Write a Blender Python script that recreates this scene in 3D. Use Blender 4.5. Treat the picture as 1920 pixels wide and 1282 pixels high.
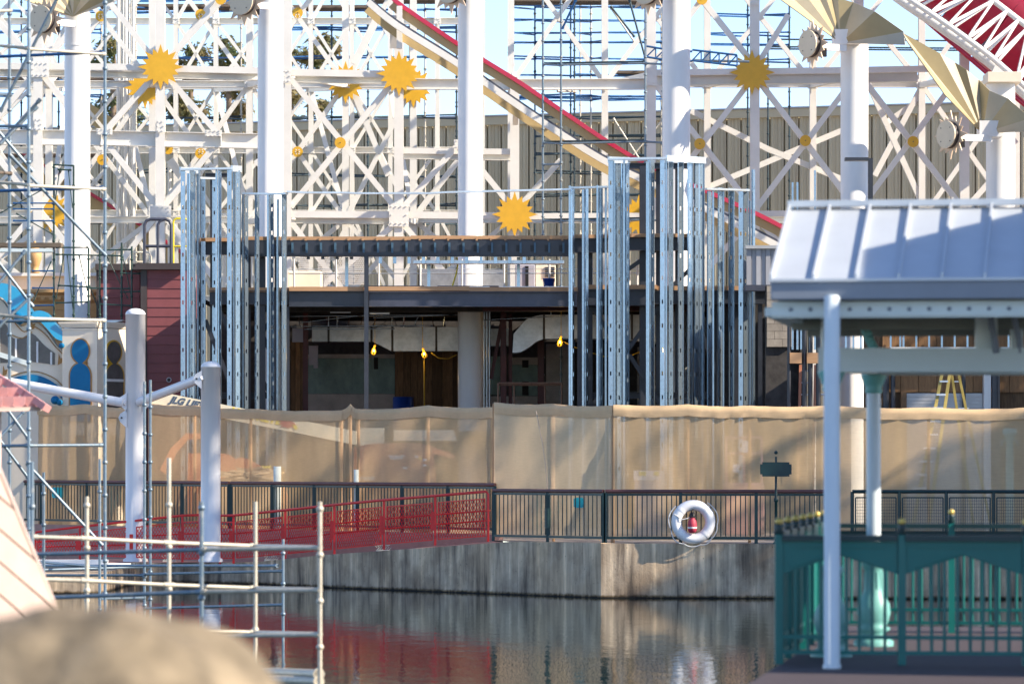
import bpy, math, random
from mathutils import Vector, Matrix
for o in list(bpy.data.objects): bpy.data.objects.remove(o)
SC = bpy.context.scene; COL = SC.collection
rnd = random.Random(7)
# ---------------------------------------------------------------- camera
F = 7500.0; HY = 864.0; ZC = 1.8          # focal length in photo pixels, horizon row, eye height (m)
cd = bpy.data.cameras.new('camera'); cam = bpy.data.objects.new('camera', cd); COL.objects.link(cam)
cam.location = (0, 0, ZC); cam.rotation_euler = (math.radians(90), 0, 0)
cd.sensor_width = 36; cd.lens = F / 1920 * 36; cd.shift_y = (HY - 641) / 1920
cd.clip_start = .5; cd.clip_end = 3000
cd.dof.use_dof = True; cd.dof.focus_distance = 100; cd.dof.aperture_fstop = 2.7
SC.camera = cam
# ---------------------------------------------------------------- sky, sun, exposure
SUN_AZ, SUN_EL = math.radians(71), math.radians(32)   # azimuth from straight behind the camera towards the right
S = Vector((math.sin(SUN_AZ) * math.cos(SUN_EL), -math.cos(SUN_AZ) * math.cos(SUN_EL), math.sin(SUN_EL)))
w = bpy.data.worlds.new('World'); SC.world = w; w.use_nodes = True
nt = w.node_tree; bg = nt.nodes['Background']; sk = nt.nodes.new('ShaderNodeTexSky')
sk.sky_type = 'NISHITA'; sk.sun_disc = False; sk.sun_elevation = SUN_EL
sk.sun_rotation = math.atan2(S.x, S.y); sk.air_density = .6; sk.dust_density = .05; sk.ozone_density = 1.3
tn_ = nt.nodes.new('ShaderNodeMix'); tn_.data_type = 'RGBA'; tn_.blend_type = 'MULTIPLY'; tn_.inputs[0].default_value = 1; tn_.inputs[7].default_value = (1.0, .965, .985, 1)
nt.links.new(sk.outputs[0], tn_.inputs[6]); nt.links.new(tn_.outputs[2], bg.inputs[0]); bg.inputs[1].default_value = .14
sl = bpy.data.lights.new('sun', 'SUN'); sl.energy = 4.4; sl.angle = math.radians(.6); sl.color = (1, .87, .70)
so = bpy.data.objects.new('sun', sl); COL.objects.link(so); so.location = S * 300
so.rotation_euler = S.to_track_quat('Z', 'Y').to_euler()
SC.view_settings.view_transform = 'Standard'; SC.view_settings.look = 'None'
SC.view_settings.exposure = 1.15; SC.view_settings.gamma = 1
# ---------------------------------------------------------------- helpers
def W(px, py, Y): return Vector(((px - 960) * Y / F, Y, ZC + (HY - py) * Y / F))
def WX(px, Y): return (px - 960) * Y / F
def WZ(py, Y): return ZC + (HY - py) * Y / F
YH = Vector((0, 1, 0)); ZH = Vector((0, 0, 1))
WL = {}
class MB:
    def __init__(s): s.v = []; s.f = []; s.s = []
    def add(s, vs, fs, sm=False):
        n = len(s.v); s.v += [Vector(v) for v in vs]
        for f in fs: s.f.append([i + n for i in f]); s.s.append(sm)
        return s
    def hexa(s, b):   # 8 corners: 0-3 one end loop, 4-7 other
        return s.add(b, [(3, 2, 1, 0), (4, 5, 6, 7), (0, 1, 5, 4), (1, 2, 6, 5), (2, 3, 7, 6), (3, 0, 4, 7)])
    def box(s, x0, x1, y0, y1, z0, z1):
        return s.hexa([(x0, y0, z0), (x1, y0, z0), (x1, y1, z0), (x0, y1, z0), (x0, y0, z1), (x1, y0, z1), (x1, y1, z1), (x0, y1, z1)])
    def frame(s, p0, p1):
        p0, p1 = Vector(p0), Vector(p1); a = (p1 - p0).normalized()
        r = YH if abs(a.y) < .8 else ZH
        u = a.cross(r).normalized(); d = u.cross(a).normalized()
        return p0, p1, a, u, d
    def beam(s, p0, p1, wd, dp, uo=0, do=0):
        p0, p1, a, u, d = s.frame(p0, p1); c = []
        for p in (p0, p1):
            for i, j in ((-1, -1), (1, -1), (1, 1), (-1, 1)):
                c.append(p + u * (i * wd / 2 + uo) + d * (j * dp / 2 + do))
        return s.hexa(c)
    def ibeam(s, p0, p1, h, dp, t=.022, web=.014):
        s.beam(p0, p1, t, dp, uo=h / 2 - t / 2); s.beam(p0, p1, t, dp, uo=-h / 2 + t / 2)
        return s.beam(p0, p1, h - 2 * t - .002, web)
    def hcol(s, p0, p1, h, dp, t=.022, web=.014):
        s.beam(p0, p1, h, t, do=dp / 2 - t / 2); s.beam(p0, p1, h, t, do=-dp / 2 + t / 2)
        return s.beam(p0, p1, web, dp - 2 * t - .002)
    def ring(s, c, u, d, r, n): return [c + u * (r * math.cos(2 * math.pi * i / n)) + d * (r * math.sin(2 * math.pi * i / n)) for i in range(n)]
    def tube(s, p0, p1, r, n=8, r2=None, caps=True):
        p0, p1, a, u, d = s.frame(p0, p1); r2 = r if r2 is None else r2
        vs = s.ring(p0, u, d, r, n) + s.ring(p1, u, d, r2, n)
        s.add(vs, [(i, (i + 1) % n, n + (i + 1) % n, n + i) for i in range(n)], True)
        if caps: s.add(vs, [tuple(range(n))[::-1], tuple(range(n, 2 * n))])
        return s
    def path(s, pts, r, n=8, closed=False):
        pts = [Vector(p) for p in pts]; rings = []; m = len(pts); up = None
        for i, p in enumerate(pts):
            if closed: a = pts[(i + 1) % m] - pts[i - 1]
            else: a = pts[min(i + 1, m - 1)] - pts[max(i - 1, 0)]
            a.normalize()
            if up is None: up = YH if abs(a.y) < .8 else ZH
            u = a.cross(up).normalized(); d = u.cross(a).normalized(); up = d
            rr = r[i] if isinstance(r, (list, tuple)) else r
            rings += s.ring(p, u, d, rr, n)
        fs = []
        for k in range(m if closed else m - 1):
            k2 = (k + 1) % m
            fs += [(k * n + i, k * n + (i + 1) % n, k2 * n + (i + 1) % n, k2 * n + i) for i in range(n)]
        s.add(rings, fs, True)
        if not closed: s.add(rings, [tuple(range(n))[::-1], tuple(range((m - 1) * n, m * n))])
        return s
    def sweep(s, pts, prof, up=ZH, closed=True):   # profile (side, up) swept along pts
        pts = [Vector(p) for p in pts]; k = len(prof); vs = []
        for i, p in enumerate(pts):
            a = (pts[min(i + 1, len(pts) - 1)] - pts[max(i - 1, 0)]).normalized()
            sd = a.cross(up).normalized(); uu = sd.cross(a).normalized()
            vs += [p + sd * q[0] + uu * q[1] for q in prof]
        fs = []
        for j in range(len(pts) - 1):
            for i in range(k if closed else k - 1):
                fs.append((j * k + i, j * k + (i + 1) % k, (j + 1) * k + (i + 1) % k, (j + 1) * k + i))
        s.add(vs, fs)
        if closed: s.add(vs, [tuple(range(k))[::-1], tuple(range((len(pts) - 1) * k, len(pts) * k))])
        return s
    def prism(s, pts, d, sm=False):       # pts: 3D outline (planar), d: extrusion vector
        pts = [Vector(p) for p in pts]; d = Vector(d); n = len(pts)
        nr = sum(((pts[i] - pts[0]).cross(pts[(i + 1) % n] - pts[0]) for i in range(n)), Vector())
        if nr.dot(d) > 0: pts = pts[::-1]
        vs = pts + [p + d for p in pts]
        s.add(vs, [tuple(range(n)), tuple(range(n, 2 * n))[::-1]])
        s.add(vs, [(i, n + i, n + (i + 1) % n, (i + 1) % n) for i in range(n)], sm); return s
    def pxprism(s, pp, Y, t): return s.prism([W(x, y, Y) for x, y in pp], (0, t, 0))
    def lathe(s, c, prof, n=20, ax=None, sm=True):
        c = Vector(c); ax = Vector(ax or (0, 0, 1)).normalized(); r = Vector((1, 0, 0)) if abs(ax.x) < .8 else ZH
        u = ax.cross(r).normalized(); d = ax.cross(u)
        vs = []
        for (rr, z) in prof: vs += s.ring(c + ax * z, u, d, max(rr, 1e-4), n)
        s.add(vs, [(k * n + i, k * n + (i + 1) % n, (k + 1) * n + (i + 1) % n, (k + 1) * n + i) for k in range(len(prof) - 1) for i in range(n)], sm)
        s.add(vs, [tuple(range(n))[::-1], tuple(range((len(prof) - 1) * n, len(prof) * n))]); return s
    def ball(s, c, r, n=12, sz=1):
        k = max(4, n // 2); return s.lathe(c, [(r * math.sin(math.pi * i / k), -r * sz * math.cos(math.pi * i / k)) for i in range(k + 1)], n)
    def build(s, name, mat, parent=None, kind=None, label=None, cat=None, group=None, bevel=0, base=False):
        x0 = [min(v[i] for v in s.v) for i in range(3)]; x1 = [max(v[i] for v in s.v) for i in range(3)]
        c = Vector([(a + b) / 2 for a, b in zip(x0, x1)])
        if base: c.z = x0[2]
        me = bpy.data.meshes.new(name); me.from_pydata([v - c for v in s.v], [], s.f)
        me.polygons.foreach_set('use_smooth', s.s); me.materials.append(M[mat]); me.update()
        o = bpy.data.objects.new(name, me); COL.objects.link(o)
        place(o, c, parent)
        if bevel:
            b = o.modifiers.new('bevel', 'BEVEL'); b.width = bevel; b.segments = 2; b.limit_method = 'ANGLE'
        tag(o, label, cat, group, kind); return o
def place(o, c, parent=None):
    WL[o.name] = Vector(c)
    if parent: o.parent = parent; o.location = Vector(c) - WL[parent.name]
    else: o.location = c
def tag(o, label=None, cat=None, group=None, kind=None):
    for k, v in (('label', label), ('category', cat), ('group', group), ('kind', kind)):
        if v: o[k] = v
    return o
def thing(name, loc, label, cat, group=None):
    o = bpy.data.objects.new(name, None); COL.objects.link(o); o.empty_display_size = .2
    place(o, Vector(loc)); return tag(o, label, cat, group)
def inst(src, c, parent=None, rz=0, name=None):
    o = src.copy(); COL.objects.link(o); place(o, Vector(c), parent); o.rotation_euler = (0, 0, rz)
    return o
# ---------------------------------------------------------------- materials
M = {}
def mat(name, col, rough=.5, metal=0, var=.12, sc=3.0, stretch=(1, 1, 1), bump=0, bsc=40, col2=None, thr=(.45, .62), spec=None, piece=0, coat=0):
    m = bpy.data.materials.new(name); m.use_nodes = True; t = m.node_tree; b = t.nodes['Principled BSDF']; N = t.nodes.new; L = t.links.new
    b.inputs['Roughness'].default_value = rough; b.inputs['Metallic'].default_value = metal
    if spec is not None: b.inputs['Specular IOR Level'].default_value = spec
    if coat: b.inputs['Coat Weight'].default_value = coat; b.inputs['Coat Roughness'].default_value = .14
    g = N('ShaderNodeNewGeometry'); mp = N('ShaderNodeMapping'); mp.inputs['Scale'].default_value = stretch
    L(g.outputs['Position'], mp.inputs[0])
    nz = N('ShaderNodeTexNoise'); nz.inputs['Scale'].default_value = sc; nz.inputs['Detail'].default_value = 6; nz.inputs['Roughness'].default_value = .65
    L(mp.outputs[0], nz.inputs[0])
    rp = N('ShaderNodeValToRGB'); c = Vector(col[:3]); e = rp.color_ramp.elements
    if col2:
        e[0].position, e[1].position = thr; e[0].color = (*col, 1); e[1].color = (*col2, 1)
    else:
        e[0].position, e[1].position = .3, .7; e[0].color = (*(c * (1 - var)), 1); e[1].color = (*(c * (1 + var * .6)), 1)
    L(nz.outputs[0], rp.inputs[0]); out = rp.outputs[0]
    if piece:
        oi = N('ShaderNodeObjectInfo'); mr = N('ShaderNodeMapRange'); mr.inputs[3].default_value = 1 - piece; mr.inputs[4].default_value = 1 + piece
        L(oi.outputs['Random'], mr.inputs[0]); mx = N('ShaderNodeMix'); mx.data_type = 'RGBA'; mx.blend_type = 'MULTIPLY'; mx.inputs[0].default_value = 1
        L(out, mx.inputs[6]); L(mr.outputs[0], mx.inputs[7]); out = mx.outputs[2]
    L(out, b.inputs['Base Color'])
    if bump:
        n2 = N('ShaderNodeTexNoise'); n2.inputs['Scale'].default_value = bsc; n2.inputs['Detail'].default_value = 4; L(mp.outputs[0], n2.inputs[0])
        bp = N('ShaderNodeBump'); bp.inputs['Strength'].default_value = bump; bp.inputs['Distance'].default_value = .02
        L(n2.outputs[0], bp.inputs['Height']); L(bp.outputs[0], b.inputs['Normal'])
    M[name] = m; return m
mat('white', (.81, .80, .77), .38, var=.10, sc=1.5, stretch=(1, 1, .25))
mat('white_truss', (.77, .75, .69), .42, var=.09, sc=1.2)
mat('white_pile', (.82, .82, .83), .4, var=.08, sc=1.2, stretch=(1, 1, .3))
mat('cream', (.88, .77, .60), .5, var=.05)
mat('gold', (.72, .40, .02), .38, var=.1, sc=4)
mat('tan_metal', (.66, .56, .41), .4, var=.07)
mat('brown_metal', (.70, .52, .36), .45, var=.1)
mat('fan_lit', (.52, .465, .35), .38, metal=.1, var=.08, sc=2)  # lit and shaded pleats of one metal, put into two colours
mat('fan_shaded', (.40, .33, .19), .38, metal=.1, var=.08, sc=2)
mat('crimson', (.50, .012, .05), .32, var=.1, coat=.3)
mat('track_tan', (.50, .37, .17), .45, var=.08)
mat('corrugated', (.53, .455, .30), .5, var=.05, sc=.6, stretch=(1, 1, .15), piece=.06)
mat('corrugated_grey', (.36, .37, .40), .5, var=.08, piece=.08)
mat('trim_grey', (.40, .42, .44), .5)
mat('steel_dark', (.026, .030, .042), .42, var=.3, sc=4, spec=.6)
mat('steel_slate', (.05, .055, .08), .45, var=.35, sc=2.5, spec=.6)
mat('steel_red', (.09, .02, .02), .55, var=.3)
mat('galv', (.35, .44, .52), .26, metal=.9, var=.16, sc=14, piece=.12)
mat('galv_bright', (.66, .72, .76), .34, metal=.6, var=.1, sc=14, piece=.08)
mat('weld_blue', (.06, .13, .19), .5, var=.25, sc=30)
mat('duct', (.44, .455, .465), .38, metal=.7, var=.25, sc=5)
mat('tape', (.03, .03, .032), .7)
mat('pipe_galv', (.17, .23, .28), .42, metal=.45, var=.3, sc=9, col2=(.36, .36, .33), thr=(.52, .72), piece=.15)
mat('pipe_blue', (.02, .10, .26), .42, metal=.15, var=.3, sc=9)
mat('pipe_dark', (.035, .06, .07), .5, metal=.3, var=.4, sc=9, piece=.25)
mat('pipe_sunlit', (.55, .50, .40), .45, metal=.15, var=.22, sc=12, piece=.1)  # sunlight on the pipes put into a beige colour
mat('pipe_green', (.02, .055, .045), .45, var=.3)
mat('plank', (.16, .12, .085), .8, var=.4, sc=6, stretch=(.4, 3, 3), bump=.2)
mat('wood_edge', (.50, .29, .15), .7, var=.2, sc=8, stretch=(.3, 3, 6), piece=.1)
mat('plywood', (.30, .16, .07), .75, var=.3, sc=5, stretch=(3, 3, .6), piece=.2)
mat('old_board', (.17, .10, .05), .8, var=.5, sc=5, stretch=(4, 4, .5), piece=.5)
mat('drywall', (.46, .43, .40), .85, var=.25, sc=3)
mat('greenboard', (.22, .32, .30), .85, var=.3, sc=4, stretch=(1, 1, .6))
mat('concrete_block', (.33, .29, .24), .85, var=.25, sc=6, bump=.2, piece=.12)
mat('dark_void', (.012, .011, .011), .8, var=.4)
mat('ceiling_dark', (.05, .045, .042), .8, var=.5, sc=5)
mat('burgundy', (.23, .065, .07), .55, var=.12, sc=2, piece=.07)
mat('brown_trim', (.065, .05, .048), .55, var=.2)
mat('tan_wall', (.60, .36, .15), .6, var=.1, sc=2, piece=.05)
mat('blue', (.005, .17, .36), .55, var=.12, spec=.3)
mat('blue_light', (.01, .33, .58), .3, var=.1, coat=.4)
mat('window_grey', (.13, .115, .105), .25, var=.35, sc=2)
mat('ochre', (.48, .24, .06), .45, var=.15)
mat('handrail', (.15, .06, .055), .45, var=.15, sc=3)
mat('green_rail', (.008, .04, .04), .42, var=.2)
mat('red_rail', (.78, .022, .022), .35, var=.15, sc=4)
mat('pink_concrete', (.50, .29, .24), .85, var=.15, sc=4, bump=.15)
mat('pier', (.30, .26, .23), .85, var=.15, sc=1.5)
mat('teal', (.0, .135, .12), .4, var=.12, sc=2)
mat('teal_dark', (.004, .03, .032), .4, var=.2)
mat('teal_pale', (.16, .42, .39), .45, var=.1)
mat('pav_paint', (.62, .70, .69), .42, var=.06, sc=2)
mat('pav_post', (.60, .68, .72), .35, var=.05, sc=2)
mat('pav_roof', (.52, .565, .61), .36, metal=.15, var=.07, sc=1.5)
mat('pav_gutter', (.20, .235, .29), .45, var=.08)
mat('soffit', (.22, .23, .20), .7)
mat('gold_ball', (.62, .45, .12), .3, metal=.4)
mat('lavender_floor', (.06, .045, .05), .8, var=.15)
mat('ring_white', (.86, .86, .87), .55, var=.1, sc=5)
mat('rope', (.62, .63, .64), .8)
mat('bag_red', (.42, .035, .07), .6, var=.15, sc=12)
mat('black', (.012, .012, .014), .5)
mat('teal_box', (.02, .42, .52), .4, var=.1)
mat('orange', (.50, .19, .10), .45, var=.15)
mat('boom_cream', (.72, .68, .52), .45, var=.1)
mat('ink_blue', (.07, .11, .17), .5)
mat('ink_yellow', (.75, .62, .03), .5)
mat('ink_red', (.38, .05, .05), .5)
mat('ink_white', (.8, .8, .78), .5)
mat('pvc', (.72, .76, .68), .45)
mat('ladder_yellow', (.46, .36, .10), .5, var=.15, sc=6)
mat('aluminium', (.72, .73, .75), .35, metal=.6)
mat('shutter', (.42, .42, .43), .4, metal=.4, var=.1)
mat('bucket', (.01, .06, .36), .4)
mat('unit_grey', (.45, .45, .52), .5, var=.08)
mat('pink_wood', (.55, .42, .36), .7, var=.1, sc=3, piece=.05)
mat('pink_shingle', (.62, .30, .28), .65, var=.18, sc=5, piece=.12)
mat('rust_pipe', (.22, .13, .09), .7, var=.4, sc=20)
mat('cord_yellow', (.5, .33, .02), .5)
mat('rock', (.225, .178, .115), .9, var=.75, sc=4, bump=.7, bsc=14)
mat('bark', (.24, .18, .13), .9, var=.3, sc=8)
mat('debris_wood', (.60, .46, .30), .8, var=.2, piece=.2)
mat('building_shade', (.45, .41, .36), .8, var=.1)
mat('shore', (.28, .25, .22), .9, var=.2)
def leafmat(name, col, col2):
    m = mat(name, col, .55, sc=.9, col2=col2, thr=(.4, .62), piece=.15); t = m.node_tree; b = t.nodes['Principled BSDF']
    b.inputs['Subsurface Weight'].default_value = 0
    tr = t.nodes.new('ShaderNodeBsdfTranslucent'); mx = t.nodes.new('ShaderNodeMixShader'); mx.inputs[0].default_value = .3
    t.links.new(b.inputs['Base Color'].links[0].from_socket, tr.inputs[0])
    out = t.nodes['Material Output']; t.links.new(b.outputs[0], mx.inputs[1]); t.links.new(tr.outputs[0], mx.inputs[2]); t.links.new(mx.outputs[0], out.inputs[0])
leafmat('leaf_olive', (.12, .16, .06), (.26, .20, .09))
leafmat('leaf', (.07, .11, .045), (.17, .15, .07))
def emit(name, col, st):
    m = bpy.data.materials.new(name); m.use_nodes = True; b = m.node_tree.nodes['Principled BSDF']
    b.inputs['Base Color'].default_value = (*col, 1); b.inputs['Emission Color'].default_value = (*col, 1); b.inputs['Emission Strength'].default_value = st; M[name] = m
emit('bulb', (1, .72, .32), 3.5)
def nodes(name):
    m = bpy.data.materials.new(name); m.use_nodes = True; M[name] = m; t = m.node_tree
    return m, t, t.nodes['Principled BSDF'], t.nodes.new, t.links.new
# stained concrete of the quay wall
m, t, b, N, L = nodes('quay'); b.inputs['Roughness'].default_value = .85
g = N('ShaderNodeNewGeometry')
def noise(vec_scale, sc, det=6):
    mp = N('ShaderNodeMapping'); mp.inputs['Scale'].default_value = vec_scale; L(g.outputs['Position'], mp.inputs[0])
    n = N('ShaderNodeTexNoise'); n.inputs['Scale'].default_value = sc; n.inputs['Detail'].default_value = det; n.inputs['Roughness'].default_value = .62; L(mp.outputs[0], n.inputs[0]); return n.outputs[0]
def ramp(fac, stops):
    r = N('ShaderNodeValToRGB'); e = r.color_ramp.elements
    while len(e) < len(stops): e.new(.5)
    for k, (p, c) in enumerate(stops): e[k].position = p; e[k].color = (*c, 1) if len(c) == 3 else c
    L(fac, r.inputs[0]); return r.outputs[0]
def mixc(kind, fac, a, c):
    x = N('ShaderNodeMix'); x.data_type = 'RGBA'; x.blend_type = kind
    if isinstance(fac, float): x.inputs[0].default_value = fac
    else: L(fac, x.inputs[0])
    for i, q in ((6, a), (7, c)):
        if isinstance(q, tuple): x.inputs[i].default_value = (*q, 1)
        else: L(q, x.inputs[i])
    return x.outputs[2]
base = ramp(noise((1, 1, .6), 1.3), [(.3, (.40, .285, .175)), (.5, (.55, .42, .28)), (.72, (.70, .57, .41))])
streak = ramp(noise((1.5, 1.5, .11), 3.1, 10), [(.34, (.16, .16, .18)), (.45, (.72, .71, .72)), (.55, (1, 1, 1)), (.66, (1.6, 1.58, 1.52))])
c1 = mixc('MULTIPLY', .9, base, streak)
wide = ramp(noise((.55, .55, .55), 1.5, 7), [(.36, (.5, .49, .5)), (.52, (1, 1, 1)), (.7, (1.15, 1.12, 1.08))])
c2 = mixc('MULTIPLY', .8, c1, wide)
sp = N('ShaderNodeSeparateXYZ'); L(g.outputs['Position'], sp.inputs[0])
wl = N('ShaderNodeMapRange'); wl.inputs[1].default_value = -1.17; wl.inputs[2].default_value = -.95; L(sp.outputs[2], wl.inputs[0])
ad = N('ShaderNodeMath'); ad.operation = 'MULTIPLY_ADD'; L(noise((1, 1, 1), 9, 4), ad.inputs[0]); ad.inputs[1].default_value = .5; L(wl.outputs[0], ad.inputs[2])
tide = ramp(ad.outputs[0], [(.30, (.02, .018, .013)), (.42, (.30, .26, .18)), (.62, (.95, .95, .98)), (.8, (1, 1, 1))])
c3 = mixc('MULTIPLY', 1.0, c2, tide)
vo = N('ShaderNodeTexVoronoi'); vo.inputs['Scale'].default_value = 7; L(g.outputs['Position'], vo.inputs[0])
pit = ramp(vo.outputs[0], [(.05, (.25, .25, .27)), (.11, (1, 1, 1))])
c4 = mixc('MULTIPLY', .8, c3, pit); L(c4, b.inputs['Base Color'])
bp = N('ShaderNodeBump'); bp.inputs['Strength'].default_value = .35; bp.inputs['Distance'].default_value = .02; L(noise((1, 1, 1), 18), bp.inputs['Height']); L(bp.outputs[0], b.inputs['Normal'])
# water
m, t, b, N, L = nodes('water'); b.inputs['Base Color'].default_value = (.010, .024, .020, 1); b.inputs['Roughness'].default_value = .03; b.inputs['IOR'].default_value = 1.33
g = N('ShaderNodeNewGeometry')
def addm(a, c, k):
    x = N('ShaderNodeMath'); x.operation = 'MULTIPLY_ADD'; L(c, x.inputs[0]); x.inputs[1].default_value = k; L(a, x.inputs[2]); return x.outputs[0]
h = addm(noise((.9, .32, 1), 2.4, 3), noise((1.2, .5, 1), 9, 2), .22)
bp = N('ShaderNodeBump'); bp.inputs['Strength'].default_value = 1; bp.inputs['Distance'].default_value = .0075; sy_ = N('ShaderNodeSeparateXYZ'); L(g.outputs['Position'], sy_.inputs[0]); my_ = N('ShaderNodeMapRange'); my_.inputs[1].default_value = 80; my_.inputs[2].default_value = 54; my_.inputs[3].default_value = .55; my_.inputs[4].default_value = 1; L(sy_.outputs[1], my_.inputs[0]); L(my_.outputs[0], bp.inputs['Strength']); L(h, bp.inputs['Height']); L(bp.outputs[0], b.inputs['Normal'])
# scrim: woven mesh fabric, partly see-through
def scrim(name, col, op, tr=.5):
    m, t, b, N2, L2 = nodes(name); global N, L, g; N, L = N2, L2; g = N('ShaderNodeNewGeometry'); t.nodes.remove(b)
    c = ramp(noise((1, 1, .35), 1.3), [(.3, tuple(q * .88 for q in col)), (.7, tuple(q * 1.06 for q in col))])
    wv = ramp(noise((1, 1, 30), 5, 2), [(.3, (.9, .9, .9)), (.7, (1.04, 1.04, 1.04))]); c = mixc('MULTIPLY', 1.0, c, wv)
    di = N('ShaderNodeBsdfDiffuse'); ts = N('ShaderNodeBsdfTranslucent'); L(c, di.inputs[0]); L(c, ts.inputs[0])
    m1 = N('ShaderNodeMixShader'); m1.inputs[0].default_value = tr; L(di.outputs[0], m1.inputs[1]); L(ts.outputs[0], m1.inputs[2])
    m2 = N('ShaderNodeMixShader'); tp = N('ShaderNodeBsdfTransparent'); L(tp.outputs[0], m2.inputs[1]); L(m1.outputs[0], m2.inputs[2])
    if op < 1:
        mr = N('ShaderNodeMapRange'); mr.inputs[3].default_value = op - .06; mr.inputs[4].default_value = op + .06; L(noise((1, 1, 1), .9, 3), mr.inputs[0]); L(mr.outputs[0], m2.inputs[0])
    else: m2.inputs[0].default_value = 1
    L(m2.outputs[0], t.nodes['Material Output'].inputs[0])
scrim('scrim', (.86, .62, .36), .64, .3); scrim('scrim_hem', (.80, .57, .34), 1, .15); scrim('scrim_dense', (.86, .66, .42), .84, .25)
# ================================================================ SETTING
WATER_Z = -1.17
MB().add([(-900, -60, WATER_Z), (900, -60, WATER_Z), (900, 110, WATER_Z), (-900, 110, WATER_Z)], [(0, 1, 2, 3)]).build('water', 'water', kind='structure')
P = [Vector((1.93, 86.8, .012)), Vector((0, 89.0, .0)), W(604, 1041, 94), W(480, 1054, 96.4), W(330, 1057, 97.5), Vector((-9.3, 97.6, -.68))]
B0 = Vector((-.42, 91, 0)); B1 = Vector((-13.7, 107, 0)); BD = B1 - B0
def BL(t, z=0): return B0 + BD * t + Vector((0, 0, z))
def b_at_px(px):          # parameter along the rear railing line for a picture column
    k = (px - 960) / F; return (k * B0.y - B0.x) / (BD.x - k * BD.y)
MB().add([(400, 70, 0), (400, 900, 0), (-400, 900, 0), (-400, 107, 0), B1, B0, (0, 89.1, 0), (1.95, 86.9, 0), (7, 86.4, 0), (17.2, 85.9, 0), (17.2, 55, 0), (400, 55, 0)], [tuple(range(12))[::-1]]).build('pier_deck', 'pier', kind='structure')
# ramp surface
r0, r1, r2 = BL(b_at_px(905)), BL(b_at_px(480)), BL(b_at_px(330))
rp = [(0, 89.05, -.02), (B0.x, B0.y, -.02), (r1.x, r1.y, -.64), (r2.x, r2.y, -.67), (-40, 107, -.69), (-40, 97.6, -.69), (-9.3, 97.6, -.69), (P[4].x, 97.5, -.67), (P[3].x, 96.45, -.64), (P[2].x, 94.05, -.44)]
MB().add(rp, [(0, 1, 9), (1, 2, 8, 9), (2, 3, 7, 8), (3, 4, 5, 6, 7)]).build('ramp', 'pink_concrete', kind='structure')
# quay walls: one cast section after the other
def wall_seg(a, b_, th, z0, za, zb, name, mt, parent):
    a, b_ = Vector(a), Vector(b_); d = (b_ - a); d.z = 0; n = Vector((-d.y, d.x, 0)).normalized()
    if n.y < 0: n = -n
    c = []
    for p, zt in ((a, za), (b_, zb)):
        for q in (p, p + n * th): c += [(q.x, q.y, z0), (q.x, q.y, zt)]
    return MB().hexa([c[0], c[4], c[6], c[2], c[1], c[5], c[7], c[3]]).build(name, mt, parent)
q = thing('quay_wall', (1.93, 86.8, -2.2), 'streaked grey concrete quay wall at the water below the green railing', 'wall')
pts = [P[0], Vector((4.4, 86.57, 0)), Vector((7, 86.3, 0)), Vector((12, 86.0, 0)), Vector((17, 85.8, 0))]
wall_seg((17.0, 55, 0), (17.0, 85.7, 0), -.3, -2.2, .012, .012, 'wall_section', 'quay', q)
for a, b_ in zip(pts, pts[1:]): wall_seg(a, a.lerp(b_, .9985), .35, -2.2, .012, .012, 'wall_section', 'quay', q)
q = thing('ramp_wall', (-4, 93, -2.2), 'grey concrete wall stepping down with the ramp under the red railing', 'wall')
for a, b_ in zip(P, P[1:]): wall_seg(a, a.lerp(b_, .9985), .3, -2.2, a.z + .012, b_.z + .012, 'wall_section', 'quay', q)
q = MB().box(-18, -9.19, 89.5, 97.7, -2.2, -.72).build('landing', 'quay', kind='structure')
# pink curb under the rear railing
q = thing('ramp_curb', (-7, 99, -.8), 'low pink concrete curb wall behind the red ramp railing', 'wall')
ts = [0.0, .2, .42, .62, 1.0]
for a, b_ in zip(ts, ts[1:]): wall_seg(BL(a), BL(b_ - .0006), .28, -.8, .13, .13, 'wall_section', 'pink_concrete', q)
wall_seg(B1, B1 + Vector((-10, 2, 0)), .28, -.8, .13, .13, 'wall_section', 'pink_concrete', q)
# near shore under the camera and its boulder
MB().box(-60, 60, -40, 14.5, -2.2, 0).build('shore', 'shore', kind='structure')
# ---------------------------------------------------------------- warehouse with ribbed cladding
A = Vector((WX(-80, 153.8), 153.8, 0)); Bq = Vector((WX(2000, 140.8), 140.8, 0)); d = Bq - A; Ln = d.length; d.normalize(); nrm = Vector((d.y, -d.x, 0))
if nrm.y > 0: nrm = -nrm
wh = thing('warehouse', A.lerp(Bq, .5), 'long olive grey warehouse with ribbed metal cladding behind the coaster', 'building')
HW = 14.45; pw = .535; npan = int(Ln / pw); rz = math.atan2(d.y, d.x)
pm = MB()
prof = [(0, 0), (.002, .16), (.05, .16), (.052, 0), (.09, -.05), (.16, -.05), (.19, 0), (.28, 0), (.295, .02), (.32, .02), (.335, 0), (.43, 0), (.445, .02), (.47, .02), (.485, 0), (pw, 0)]
n = len(prof); pm.add([(x, y, 0) for x, y in prof] + [(x, y, HW - .3) for x, y in prof], [(i, i + 1, n + i + 1, n + i) for i in range(n - 1)])
p0 = pm.build('wall_panel', 'corrugated', base=True); off = WL[p0.name].copy()
for i in range(npan):
    c = A + d * (i * pw); lc = Vector((off.x, off.y, 0)); lc.rotate(Matrix.Rotation(rz, 3, 'Z'))
    o = p0 if i == 0 else p0.copy()
    if i: COL.objects.link(o)
    place(o, c + lc, wh); o.rotation_euler.z = rz
MB().beam(A + nrm * .06 + ZH * (HW - .15), Bq + nrm * .06 + ZH * (HW - .15), .3, .18).build('coping', 'corrugated', wh)
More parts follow.
